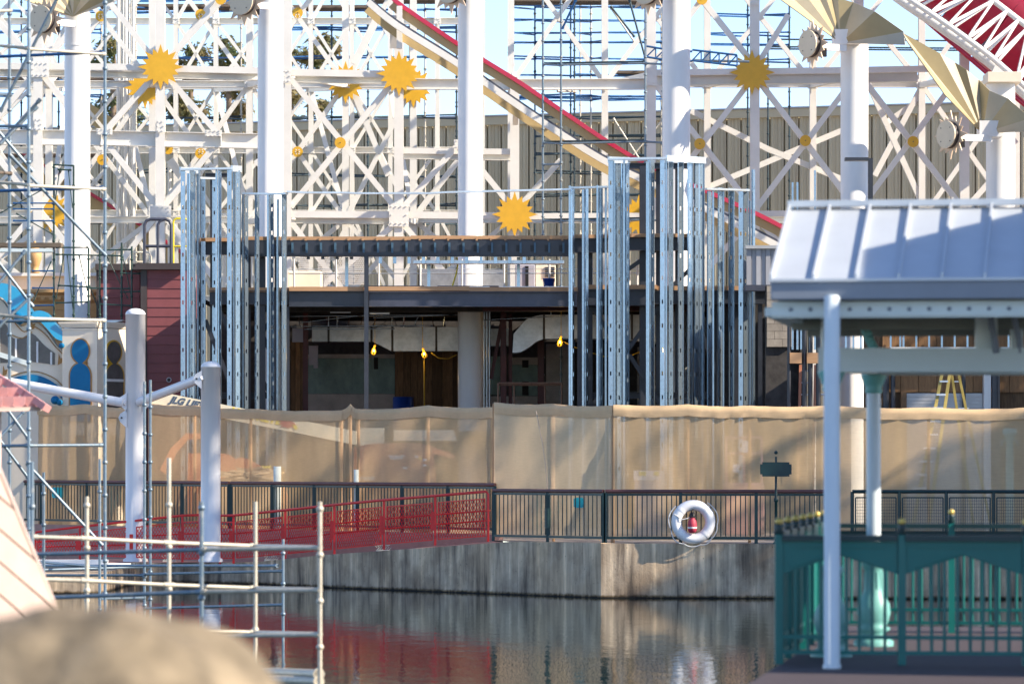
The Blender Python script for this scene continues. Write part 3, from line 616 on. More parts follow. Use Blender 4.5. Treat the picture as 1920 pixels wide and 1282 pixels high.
# upper band with its brackets
ibx(362, 454, 452, 478, YF + .9, 'band_beam', 'steel_dark', sf); ibx(455, 1070, 450, 481, YF, 'band_beam', 'steel_dark', sf); ibx(1071, 1140, 447, 474, YF + .2, 'band_beam', 'steel_dark', sf); ibx(1141, 1320, 445, 470, YF + .5, 'band_beam', 'steel_dark', sf)
z0, z1 = WZ(480, YF), WZ(451, YF); MB().box(WX(456, YF), WX(1069, YF), YF - .125, YF - .112, z0 + .012, z1 - .012).build('band_plate', 'steel_dark', sf)
for x0, x1, y0, dy in ((375, 455, 446, .6), (456, 770, 443.6, -.12), (770, 1072, 441.8, -.12), (1073, 1140, 440, .1), (1141, 1300, 438, .3)): pbox(x0, x1, y0, y0 + 6.5, YF + dy, 1.4, 'band_edge', 'wood_edge', sf)
for k in range(20):
    x = 545 + k * 26.75; Y = YF - .125; b_ = pbox(x - 5, x + 1, 459.5, 471.5, Y - .015, .015, 'bracket', 'black', sf); pbox(x + 1.2, x + 5.2, 455, 474, Y - .05, .05, 'fin', 'weld_blue', b_); pbox(x - .8, x + 3, 446, 451, Y - .03, .03, 'stub', 'wood_edge', b_)
for k in range(16): pbox(575 + k * 27, 581 + k * 27, 481.5, 486 + (k > 4) * 8, YF, .1, 'hanger', 'steel_dark' if k < 5 else 'galv', sf)
pbox(775, 1058, 488, 494, YF + .12, .5, 'hung_channel', 'galv_bright', sf)
# posts and bracing
def dcol(x, y0, Y, w=9, mt='steel_dark'):
    wd = w * Y / F; p = W(x, y0, Y); MB().hcol(p, (p.x, Y, 0), wd, .2).build('post', mt, sf)
for x, y0, dy, wd in ((687, 480, -.05, 8), (1088, 446, .35, 11), (1107, 450, .7, 8), (379, 336, 1.2, 8), (399, 330, 1.4, 9), (465, 450, .9, 10), (492, 478, .6, 11), (519, 448, .5, 9), (540, 575, .3, 5), (1205, 312, .9, 12), (1234, 312, 1.2, 8), (1270, 312, 1.4, 8), (1168, 450, .9, 8), (1300, 445, 1.2, 9), (1345, 545, 1.3, 8), (1380, 545, 1.3, 8), (1405, 545, 1.3, 8), (1425, 540, .7, 8)): dcol(x, y0, YF + dy, wd)
for x0, x1, y0, y1, dy in ((385, 430, 325, 332, 1.3), (1180, 1290, 306, 317, 1.0)): ibx(x0, x1, y0, y1, YF + dy, 'cap_beam', 'steel_dark', sf)
for a in ((1110, 575, 1160, 650), (1110, 760, 1165, 690), (1178, 655, 1235, 575), (1180, 665, 1240, 760), (1178, 505, 1235, 465), (1262, 535, 1320, 480), (480, 600, 520, 690), (480, 690, 518, 760), (480, 640, 522, 580), (400, 560, 440, 640), (385, 600, 440, 740), (1300, 585, 1345, 700)):
    MB().beam(W(a[0], a[1], YF + .8), W(a[2], a[3], YF + .8), .11, .1).build('brace', 'steel_dark', sf)
for x0, x1 in ((360, 520), (1110, 1330)): ibx(x0, x1, 735, 747, YF + 1.1, 'low_beam', 'steel_dark', sf)
# ---------------------------------------------------------------- stud framing
SMESH = {}
def stud_mesh(L_, w=.152, fl=.048, lip=.014):
    key = (round(L_, 2), w)
    if key in SMESH: return SMESH[key]
    m = MB(); hs, hh, hw = .61, .105, .036
    m.add([(-w / 2, fl, 0), (-w / 2, 0, 0), (-w / 2, 0, L_), (-w / 2, fl, L_)], [(0, 1, 2, 3)]); m.add([(w / 2, 0, 0), (w / 2, fl, 0), (w / 2, fl, L_), (w / 2, 0, L_)], [(0, 1, 2, 3)])
    m.add([(-w / 2, fl, 0), (-w / 2 + lip, fl, 0), (-w / 2 + lip, fl, L_), (-w / 2, fl, L_)], [(0, 1, 2, 3)]); m.add([(w / 2 - lip, fl, 0), (w / 2, fl, 0), (w / 2, fl, L_), (w / 2 - lip, fl, L_)], [(0, 1, 2, 3)])
    xs = [-w / 2, -hw / 2, hw / 2, w / 2]; zs = [0]; holes = []; z = .33
    while z + hh < L_ - .1: holes.append(len(zs)); zs += [z, z + hh]; z += hs
    zs.append(L_); vs = [(x, 0, z) for z in zs for x in xs]; fs = []
    for j in range(len(zs) - 1):
        for i in range(3):
            if i == 1 and j in holes: continue
            fs.append((j * 4 + i, j * 4 + i + 1, j * 4 + 5 + i, j * 4 + 4 + i))
    m.add(vs, fs); me = bpy.data.meshes.new('stud'); me.from_pydata(m.v, [], m.f); me.materials.append(M['galv']); SMESH[key] = me; return me
def stud(parent, x, ytop, Y, rz=0, zb=0, w=.152, mt=None):
    L_ = WZ(ytop, Y) - zb; o = bpy.data.objects.new('stud', stud_mesh(round(L_, 1), w * .76)); COL.objects.link(o)
    place(o, (WX(x, Y), Y, zb), parent); o.rotation_euler.z = math.radians(rz)
    if mt:
        o.material_slots[0].link = 'OBJECT'; o.material_slots[0].material = M[mt]
    return o
def track(parent, pts, name='top_track', h=.05, wd=.16):
    pp = [W(x, y, Y) for x, y, Y in pts]
    for a, b_ in zip(pp, pp[1:]): MB().beam(a, b_, h, wd).build(name, 'galv_bright', parent)
def sill(parent, pts): track(parent, [(x, HY + ZC * F / Y - 2, Y) for x, Y in pts], 'sill_track')
lt_ = thing('stud_tower', (WX(395, 103.2), 103.2, 0), 'left tower of galvanised steel studs beside the burgundy wall', 'stud framing', 'galvanised stud towers')
for x, y, Y, rz in ((343, 317, 102.8, 0), (355, 318, 103.7, 75), (360, 318, 103.1, 28), (367, 319, 103.6, 82), (374, 319, 104, 70), (381, 334, 104.8, 0), (402, 335, 105, 0), (408, 318, 103.1, 85), (413, 318, 103.5, 60), (430, 316, 102.7, 0), (441, 316, 103.1, 80), (446, 317, 103.3, 25), (451, 317, 103.7, 78)): stud(lt_, x, y, Y, rz)
track(lt_, [(338, 318, 102.75), (435, 316, 102.7), (452, 317, 103.7)]); track(lt_, [(338, 319, 102.85), (374, 320, 104.1), (374, 334, 104.8), (405, 335, 105)]); sill(lt_, [(338, 102.8), (435, 102.7), (452, 103.7)])
lw_ = thing('stud_wing', (WX(498, 103.7), 103.7, 0), 'short run of steel studs right of the left stud tower', 'stud framing', 'galvanised stud wings')
for x, y, Y, rz in ((458, 364, 103.6, 80), (462, 364, 104, 35), (483, 364, 103.6, 40), (505, 364, 103.4, 78), (510, 365, 103.6, 35), (523, 374, 104, 75), (533, 364, 103.2, 30), (537, 364, 103.5, 80)): stud(lw_, x, y, Y, rz)
track(lw_, [(456, 363, 103.6), (505, 364, 103.4), (538, 363, 103.2)]); sill(lw_, [(456, 103.6), (538, 103.2)])
hr = thing('curved_track', W(800, 440, 103.2), 'thin curved steel track spanning between the two stud towers', 'metal track')
pt = [(538 + i * 33.3, 361.5 + (1.2 if 3 < i < 9 else 0) - max(0, i - 8) * .8 - (2 if i < 1 else 0), 103.2 - .0 * i) for i in range(17)]
for a, b_ in zip(pt, pt[1:]): MB().beam(W(*a), W(*b_), .045, .16).build('track_section', 'galv_bright', hr)
rl_ = thing('stud_wing', (WX(1100, 103.5), 103.5, 0), 'three step run of steel studs left of the right stud tower', 'stud framing', 'galvanised stud wings')
for x, y, Y, rz in ((1070, 352, 103.3, 85), (1075, 353, 103.6, 62), (1095, 352, 103.2, 86), (1101, 352, 103.5, 55), (1122, 351, 103.1, 86), (1128, 351, 103.4, 55), (1138, 351, 103.5, 80)): stud(rl_, x, y, Y, rz)
track(rl_, [(1068, 352.5, 103.3), (1140, 350.5, 103.1)]); sill(rl_, [(1068, 103.3), (1140, 103.1)])
rt_ = thing('stud_tower', (WX(1230, 103.2), 103.2, 0), 'right tower of galvanised steel studs before the tall white column', 'stud framing', 'galvanised stud towers')
for x, y, Y, rz in ((1145, 299, 102.5, 0), (1152, 300, 102.7, 85), (1155, 301, 103.1, 70), (1161, 302, 103.2, 20), (1169, 301, 103.5, 50), (1172, 301, 103.3, 84), (1177, 301, 103.5, 40), (1215, 299, 102.8, 86), (1219, 299, 103, 60), (1224, 299, 103.1, 35), (1242, 298, 102.4, 0), (1251, 299, 102.6, 84), (1258, 300, 102.9, 20), (1262, 301, 103.1, 80), (1276, 302, 103.2, 28), (1282, 301, 103.4, 82), (1294, 301, 103.5, 40), (1299, 301, 103.7, 75), (1307, 302, 103.7, 36), (1315, 302, 103.8, 36), (1321, 302, 104.1, 80)): stud(rt_, x, y, Y, rz)
track(rt_, [(1140, 298.5, 102.5), (1250, 297, 102.4), (1322, 301, 103.9)], h=.055); track(rt_, [(1141, 300, 102.6), (1180, 301, 103.6), (1222, 299, 103.1)]); sill(rt_, [(1140, 102.5), (1250, 102.4), (1322, 103.9)])
rr_ = thing('stud_wing', (WX(1372, 104), 104, 0), 'run of steel studs between the right stud tower and the pavilion', 'stud framing', 'galvanised stud wings')
for x, y, Y, rz in ((1331, 355, 103.8, 35), (1339, 355, 104.1, 84), (1351, 355, 104, 35), (1358, 355, 104.2, 82), (1371, 356, 104.1, 30), (1377, 356, 104.3, 80), (1389, 356, 104, 0), (1398, 357, 104.2, 25), (1403, 357, 104.4, 80), (1414, 320, 104.4, 60), (1408, 380, 104.7, 80)): stud(rr_, x, y, Y, rz)
track(rr_, [(1324, 354.5, 103.8), (1404, 357, 104.2)]); sill(rr_, [(1324, 103.8), (1404, 104.2)])
# ---------------------------------------------------------------- things on the lower deck
zt_ = zd + .1
dr = thing('deck_guardrail', (WX(760, 106.2), 106.2, zt_), 'temporary white guardrail along the lower steel deck', 'guardrail')
for x in (551, 630, 710, 788, 866, 945, 1030, 1110, 1180, 1195): p = WX(x, 106.2); MB().tube((p, 106.2, zt_), (p, 106.2, WZ(486, 106.2)), .028, 8).build('rail_post', 'white', dr)
for y in (513, 505): MB().tube((WX(542, 106.25), 106.25, WZ(y + 0, 106.2)), (WX(1240, 106.25), 106.25, WZ(y - 1, 106.2)), .014 if y > 510 else .008, 6).build('rail', 'galv_bright', dr)
for x in (650, 804, 972): pbox(x - 3, x + 3, 482, 537, 105.8, .05, 'galvanised_post', 'galv', dr)
an = thing('air_handler', W(1005, 540, 108.2), 'lavender grey air handling unit on the deck beside the blue bucket', 'machine')
MB().box(WX(966, 108.2), WX(1003, 108.2), 108.2, 109.2, zt_, WZ(496, 108.2)).build('cabinet', 'unit_grey', an, bevel=.02); MB().box(WX(985, 108.18), WX(991, 108.18), 108.17, 108.2, zt_ + .1, WZ(499, 108.2)).build('louvre', 'black', an)
MB().box(WX(1004, 108.4), WX(1042, 108.4), 108.5, 109.2, zt_, WZ(496, 108.2)).build('duct_box', 'cream', an, bevel=.02)
for i in range(5): MB().box(WX(1022, 108.4), WX(1040, 108.4), 108.46, 108.5, WZ(502 + i * 4, 108.2), WZ(500 + i * 4, 108.2)).build('grille_slat', 'steel_dark', an)
bk_ = thing('bucket', W(1029, 540, 106.1), 'blue plastic bucket on the steel deck', 'bucket')
bx_, by_ = WX(1029, 106.1), 106.05
MB().lathe((bx_, by_, zt_), [(.125, 0), (.155, .29), (.165, .29), (.165, .32), (.15, .32), (.12, .02)], 20).build('pail', 'bucket', bk_); MB().path([(bx_ - .16, by_ - .03, zt_ + .27), (bx_ - .1, by_ - .17, zt_ + .12), (bx_ + .1, by_ - .17, zt_ + .08), (bx_ + .16, by_ - .03, zt_ + .27)], .007, 6).build('handle', 'galv_bright', bk_)
for x0, x1, y, mt, lb in ((690, 795, 534.5, 'steel_slate', 'dark steel plate lying on the deck edge by the thin post'), (798, 918, 535.5, 'aluminium', 'white metal panel lying on the deck before the central column'), (820, 935, 533, 'steel_slate', 'bluish metal sheet lying on the deck before the central column'), (936, 1080, 535.5, 'aluminium', 'long pale panel lying on the deck under the air handler')):
    tag(MB().box(WX(x0, 104.8), WX(x1, 104.8), 104.75 + .25 * (y < 535), 104.95 + .25 * (y < 535) + .3, zt_, zt_ + .05 + .03 * (y < 535)).build('metal_sheet', mt), lb, 'metal sheet', 'sheets on the deck')
tag(MB().box(WX(540, 109.2), WX(602, 109.2), 109.2, 110.7, zt_, WZ(508, 109.2)).build('cream_crate', 'cream', bevel=.03), 'cream box standing on the deck behind the left guardrail', 'box')
tag(MB().box(WX(790, 110.2), WX(860, 110.2), 110.2, 111.2, zt_, WZ(504, 110.2)).build('duct_section', 'duct', bevel=.02), 'grey duct section on the deck left of the central column', 'duct')
tag(MB().box(WX(905, 110.2), WX(945, 110.2), 110.2, 111.2, zt_, WZ(506, 110.2)).build('duct_section', 'duct', bevel=.02), 'grey duct section on the deck right of the central column', 'duct')
tag(MB().path([W(857, 482, 105.4), W(858, 500, 105.4), W(855, 515, 105.4), W(850, 530, 105.4), W(848, 537, 105.4)], .02, 6).build('hose', 'ink_yellow'), 'yellow hose hanging beside the central column', 'hose')
cl = thing('mesh_barrier', W(680, 530, 115.2), 'white expanded mesh panels leaning behind the deck guardrail', 'barrier')
for x0, x1 in ((560, 580), (596, 618), (634, 662), (664, 688)):
    m = MB(); n_ = 7
    for i in range(-n_, n_ + 1):
        for sg in (-1, 1):
            xa = x0 + (x1 - x0) * max(0, min(1, (i / n_))); a0 = i / n_
            lo_, hi_ = max(0, a0), min(1, a0 + 1)
            if hi_ - lo_ < .05: continue
            f = lambda u: u if sg > 0 else 1 - u
            m.beam(W(x0 + (x1 - x0) * f(lo_), 482 + 52 * (lo_ - a0), 115.2), W(x0 + (x1 - x0) * f(hi_), 482 + 52 * (hi_ - a0), 115.2), .018, .018)
    m.build('mesh', 'white_truss', cl, kind='stuff')
# ---------------------------------------------------------------- interior
it = thing('back_wall', (WX(800, 117.8), 117.8, 0), 'unfinished dark interior back wall of drywall, greenboard and old boards', 'wall')
YB = 117.6
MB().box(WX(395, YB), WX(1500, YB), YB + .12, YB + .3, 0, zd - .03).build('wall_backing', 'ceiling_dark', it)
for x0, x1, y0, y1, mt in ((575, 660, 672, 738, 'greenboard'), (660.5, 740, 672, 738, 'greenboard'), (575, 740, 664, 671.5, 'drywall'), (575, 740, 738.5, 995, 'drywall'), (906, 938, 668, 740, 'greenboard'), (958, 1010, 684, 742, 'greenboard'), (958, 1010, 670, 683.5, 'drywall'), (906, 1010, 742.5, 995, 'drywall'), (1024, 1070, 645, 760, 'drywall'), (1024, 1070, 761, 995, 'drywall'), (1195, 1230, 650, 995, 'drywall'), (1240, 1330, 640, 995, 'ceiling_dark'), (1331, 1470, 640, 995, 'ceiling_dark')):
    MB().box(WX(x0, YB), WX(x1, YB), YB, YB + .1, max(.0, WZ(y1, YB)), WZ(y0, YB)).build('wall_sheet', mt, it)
x = 741
while x < 870:
    wd = rnd.uniform(11, 20); MB().box(WX(x, YB), WX(x + wd - .6, YB), YB - rnd.uniform(0, .05), YB + .1, 0, WZ(660 + rnd.uniform(-3, 3), YB)).build('board', 'old_board', it); x += wd
x = 545
MB().box(WX(1476, 110), WX(1480, 110), 105, YB, 0, zd - .03).build('side_wall', 'ceiling_dark', it)  # wall added to keep the sun out of the interior
while x < 570: MB().box(WX(x, YB - 3), WX(x + 8.4, YB - 3), YB - 3 - rnd.uniform(0, .04), YB - 2.9, 0, WZ(640, YB - 3)).build('board', 'old_board', it); x += 9
for a in ((985, 675, 12, 14), (985, 715, 12, 26), (705, 670, 8, 22)): pbox(a[0] - a[2] / 2, a[0] + a[2] / 2, a[1], a[1] + a[3], YB - .02, .015, 'opening', 'dark_void', it)
ep = thing('electrical_panel', W(593, 680, 117), 'grey electrical panel on the interior wall under the duct', 'panel'); pbox(579, 596, 648, 684, 117.4, .18, 'box_body', 'unit_grey', ep); pbox(588, 596, 684, 690, 117.45, .1, 'conduit', 'unit_grey', ep)
rs = thing('red_steel_frame', (WX(940, 111.2), 111.2, 0), 'dark red primed steel posts inside the unfinished building', 'steel frame')
for x, Y, w_ in ((573, 110.2, 9), (916, 111.2, 8), (944, 110.2, 11), (957, 110.7, 7), (1014, 112.2, 12), (1215, 112.2, 10)):
    p = WX(x, Y); MB().hcol((p, Y, 0), (p, Y, zd - .35), w_ * Y / F, .22).build('post', 'steel_red', rs)
MB().beam(W(921, 710, 110.5), W(944, 585, 110.5), .1, .1).build('brace', 'steel_red', rs)
MB().ibeam((WX(905, 107.2), 107.2, zd - .25), (WX(1475, 107.2), 107.2, zd - .25), .3, .2).build('beam', 'steel_red', rs)
for x in (908, 913, 918): MB().tube((WX(x, 110.6), 110.6, 0), (WX(x, 110.6), 110.6, zd - .3), .025, 6).build('conduit', 'galv_bright', rs)
dc = thing('air_duct', W(800, 614, 112.2), 'galvanised air duct hanging under the ceiling of the dark interior', 'duct')
def duct(px, Y, dp=.9): return MB().prism([W(x, y, Y) for x, y in px], (0, dp, 0))
dY = 113.5
for i, q in enumerate(([(585, 614), (614, 614), (614, 640), (585, 640)], [(618, 613.5), (695, 613.5), (695, 640), (618, 640)], [(698, 613), (734, 613), (734, 658), (698, 640)], [(737, 613), (816, 613), (816, 658), (737, 658)], [(820, 613), (908, 613), (908, 658), (820, 658)], [(906, 616), (960, 616), (960, 648), (906, 648)])): duct(q, dY + .02 * (i % 2)).build('duct_section', 'duct', dc, bevel=.01)
for x, ya, yb in ((616, 612, 641), (696.5, 611, 641), (735.5, 611, 659), (818, 611, 659)): duct([(x - 2, ya), (x + 2, ya), (x + 2, yb), (x - 2, yb)], dY - .02, .95).build('seam_tape', 'tape', dc)
dY = 109.7
sw = interp([(963, 626), (975, 612), (990, 597), (1012, 591), (1019, 590.5)], 5) + interp([(1019, 635), (1005, 641), (992, 651), (975, 660), (961, 661)], 5)
duct(sw, dY, 1).build('duct_elbow', 'duct', dc)
for i, q in enumerate(([(1021, 590), (1090, 590), (1090, 635), (1021, 635)], [(1092, 590), (1160, 590), (1160, 635), (1092, 635)], [(1162, 590), (1210, 590), (1210, 641), (1162, 636)], [(1212, 590), (1300, 592), (1300, 645), (1212, 642)], [(1302, 594), (1390, 596), (1390, 647), (1302, 646)], [(1392, 596), (1476, 598), (1476, 650), (1392, 648)])): duct(q, dY + .02 * (i % 2), 1).build('duct_section', 'duct', dc, bevel=.01)
for x in (1020, 1091, 1185): duct([(x - 2, 588), (x + 2, 588), (x + 2, 637), (x - 2, 637)], dY - .02, 1.04).build('seam_tape', 'tape', dc)
pbox(548, 571, 615, 641, 110.7, .3, 'junction_box', 'unit_grey', dc)
for x, y in ((616, 614), (632, 614), (1033, 590), (735, 613), (757, 613)): Y = 113.7 if x < 1000 else 110; p = W(x, y, Y); MB().tube(p, (p.x, Y, zd - .3), .012, 6).build('hanger_rod', 'galv_bright', dc)
cp = thing('ceiling_pipes', W(700, 600, 109.2), 'thin pipes and strip lights under the dark ceiling', 'pipes')
for a in ((545, 612, 812, 610), (546, 593, 880, 590), (700, 596, 905, 588), (560, 605, 690, 590), (905, 600, 1060, 592), (570, 617, 740, 616)): MB().tube(W(a[0], a[1], 109.4), W(a[2], a[3], 109.4), .013, 6).build('pipe', 'galv', cp)
for x0, x1, y in ((546, 585, 581), (619, 657, 583.5), (693, 730, 586)): pbox(x0, x1, y, y + 3, 108.7, .1, 'strip_light', 'aluminium', cp); 
for x in (553, 575, 625, 650, 700, 724): MB().tube(W(x, 581, 108.75), (WX(x, 108.75), 108.75, zd - .3), .006, 5).build('hanger_rod', 'galv', cp)
MB().path([W(735, 588, 110.2), W(720, 606, 110.2), W(705, 614, 110.2), W(695, 616, 110.2)], .012, 6).build('cable', 'black', cp); MB().path([W(808, 660, 112.8), W(822, 671, 112.8), W(840, 673, 112.8), W(856, 665, 112.8)], .014, 6).build('cable', 'cord_yellow', cp); MB().path([W(795, 672, 113), W(795.5, 720, 113), W(796, 800, 113)], .02, 6).build('cord', 'cord_yellow', cp); MB().path([W(1050, 637, 109.3), W(1075, 650, 109.3), W(1130, 668, 109.3), W(1180, 668, 109.3), W(1210, 655, 109.3)], .012, 6).build('cord', 'cord_yellow', cp)
for i in range(14):
    x = 560 + i * 25; MB().tube(W(x, 588 + rnd.uniform(-3, 5), 110.2 + rnd.uniform(0, 4)), W(x + rnd.uniform(-14, 14), 612, 110.2 + rnd.uniform(0, 4)), .012, 5).build('hanger_rod', 'galv' if i % 2 else 'steel_red', cp)
def work_lamp(x, y, Y, label, tilt):
    p = W(x, y, Y); t = thing('work_lamp', p, label, 'lamp', 'caged yellow work lamps')
    m = MB(); m.tube(p + Vector((0, 0, .06)), p + Vector((tilt, 0, .16)), .035, 8); m.build('socket', 'cord_yellow', t)
    MB().ball(p, .033, 10).build('bulb', 'bulb', t); c = MB()
    for k in range(6):
        a = k * math.pi / 3; c.path([p + Vector((math.cos(a) * .072 * math.sin(u) - tilt * (1 - math.cos(u)) * .3, math.sin(a) * .072 * math.sin(u), .07 - .1 * (1 - math.cos(u)))) for u in (0, .6, 1.2, 1.8, 2.4, 3.1)], .009, 4)
    c.path([p + Vector((math.cos(u) * .070, math.sin(u) * .072, 0)) for u in [i * .628 for i in range(10)]], .009, 4, closed=True); c.build('cage', 'cord_yellow', t)
    MB().tube(p + Vector((tilt, 0, .16)), Vector((p.x + tilt, Y, zd - .3)), .008, 5).build('cord', 'cord_yellow', t)
    l = bpy.data.lights.new('lamp_light', 'POINT'); l.energy = 5; l.color = (1, .62, .25); l.shadow_soft_size = .04; lo_ = bpy.data.objects.new('lamp_light', l); COL.objects.link(lo_); lo_.location = (0, -.12, -.02); lo_.parent = t
work_lamp(701, 657, 112.7, 'leftmost lit work lamp in a yellow cage', .03); work_lamp(795, 663, 112.9, 'lit work lamp in a yellow cage below the duct, left of the central column', -.04); work_lamp(1050, 641, 109.2, 'lit work lamp in a yellow cage below the curved duct', .03); work_lamp(1235, 650, 109.2, 'lit work lamp in a yellow cage half hidden in the right stud tower', -.03)
FZ = 2.6
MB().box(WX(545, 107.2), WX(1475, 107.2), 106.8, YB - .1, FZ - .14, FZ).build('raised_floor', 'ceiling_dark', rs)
rk = thing('pipe_rack', (WX(990, 107.2), 107.2, FZ), 'rusty pipe rack standing inside behind the tan screen', 'rack')
for x, dy in ((934, 0), (964, .3), (1022, .3), (1053, 0)): MB().tube((WX(x, 107.2), 107.2 + dy, FZ), (WX(x, 107.2), 107.2 + dy, WZ(718, 107.2)), .025, 8).build('leg', 'rust_pipe', rk)
for y, dy in ((718, 0), (721, .3)): MB().tube((WX(934, 107.2), 107.2 + dy, WZ(y, 107.2)), (WX(1053, 107.2), 107.2 + dy, WZ(y, 107.2)), .025, 8).build('rail', 'rust_pipe', rk)
for x in (934, 1053): MB().tube((WX(x, 107.2), 107.2, WZ(719, 107.2)), (WX(x, 107.2), 107.5, WZ(721, 107.2)), .02, 8).build('rail', 'rust_pipe', rk)
dm = thing('drum', (WX(756, 116.2), 116.2, FZ), 'dark blue drum against the old boards inside', 'drum'); h_ = WZ(744, 116.2) - FZ
MB().lathe((WX(756, 116.2), 116.2, FZ), [(.3, 0), (.3, h_ * .33), (.315, h_ * .35), (.3, h_ * .37), (.3, h_ * .66), (.315, h_ * .68), (.3, h_ * .7), (.3, h_), (.27, h_), (.27, h_ - .02), (.01, h_ - .02)], 24).build('drum_body', 'bucket', dm)
# ================================================================ RAILINGS, SCREEN, PILES
def rail_run(a, b_, npost, nbar, label, group, z=0, top=1.1, bot=.12, skip_ends=False):
    a, b_ = Vector(a), Vector(b_); t = thing('green_railing', (a + b_) / 2 + Vector((0, 0, z)), label, 'railing', group)
    zz = Vector((0, 0, z)); a, b_ = a + zz, b_ + zz
    MB().tube(a + ZH * (top + .03), b_ + ZH * (top + .03), .042, 10).build('handrail', 'handrail', t)
    MB().beam(a + ZH * (top - .04), b_ + ZH * (top - .04), .05, .04).build('top_rail', 'green_rail', t); MB().beam(a + ZH * bot, b_ + ZH * bot, .055, .045).build('bottom_rail', 'green_rail', t)
    for i in range(npost): p = a.lerp(b_, i / (npost - 1)); MB().box(p.x - .035, p.x + .035, p.y - .035, p.y + .035, p.z, p.z + top).build('post', 'green_rail', t); 
    src = None
    for i in range(nbar):
        p = a.lerp(b_, (i + .5) / nbar); c = p + ZH * (bot + (top - bot) / 2)
        if src is None: src = MB().tube(p + ZH * (bot + .02), p + ZH * (top - .05), .0125, 6).build('bar', 'green_rail', t)
        else: inst(src, c, t)
    return t
q0 = BL(b_at_px(920)) + Vector((.1, .1, 0)); q1 = BL(b_at_px(425)) + Vector((.1, .1, 0)); q2 = BL(b_at_px(248)) + Vector((.1, .1, 0)); q3 = BL(b_at_px(-15)) + Vector((.1, .1, 0))
rail_run(q0, q1, 7, 84, 'green barred railing with brown handrail behind the red ramp railing', 'green barred railings', .13)
rail_run(q1 + BD * .004, q2, 3, 30, 'short green barred railing between the two white piles', 'green barred railings', .13)
rail_run(q2 + BD * .004, q3, 4, 46, 'green barred railing at the far left behind the scaffold pipes', 'green barred railings', .13)
r1_ = Vector((WX(925, 89.6), 89.6, 0)); r2_ = Vector((1.99, 87.0, 0)); r3_ = Vector((6.95, 86.5, 0)); r4_ = Vector((WX(1592, 86.4), 86.4, 0))
MB_ = rail_run(r1_, r2_, 3, 26, 'green barred railing with teal box on the left part of the quay', 'green barred railings', .012)
pm_ = r1_.lerp(r2_, .5); MB().lathe(pm_ + ZH * .32, [(.07, 0), (.07, .44)], 14).build('post_sleeve', 'green_rail', MB_)
rail_run(r2_ + Vector((.04, 0, 0)), r3_ - Vector((.03, 0, 0)), 4, 46, 'green barred railing behind the life ring on the right quay', 'green barred railings', .012)
# wire mesh railing right
def mesh_rail(a, b_, n, label):
    a, b_ = Vector(a), Vector(b_); t = thing('mesh_railing', (a + b_) / 2, label, 'railing')
    MB().tube(a + ZH * 1.13, b_ + ZH * 1.13, .04, 10).build('handrail', 'teal_dark', t)
    for i in range(n + 1):
        p = a.lerp(b_, i / n); MB().tube(p, p + ZH * 1.13, .04, 8).build('post', 'teal_dark', t)
        if i == n: break
        u0, u1 = a.lerp(b_, (i + .07) / n), a.lerp(b_, (i + .93) / n); f = MB()
        for z in (.12, 1.0): f.beam(u0 + ZH * z, u1 + ZH * z, .03, .03)
        for u in (u0, u1): f.beam(u + ZH * .12, u + ZH * 1.0, .03, .03)
        fr = f.build('panel_frame', 'teal_dark', t); m = MB()
        for k in range(1, 18): p = u0.lerp(u1, k / 18); m.beam(p + ZH * .13, p + ZH * .99, .007, .007)
        for k in range(1, 13): m.beam(u0 + ZH * (.12 + .88 * k / 13), u1 + ZH * (.12 + .88 * k / 13), .007, .007)
        m.build('wire_mesh', 'teal_dark', fr, kind='stuff')
mesh_rail((WX(1598, 86.35), 86.35, .012), (WX(2040, 86.0), 86.0, .012), 5, 'dark teal railing with square wire mesh panels right of the life ring')
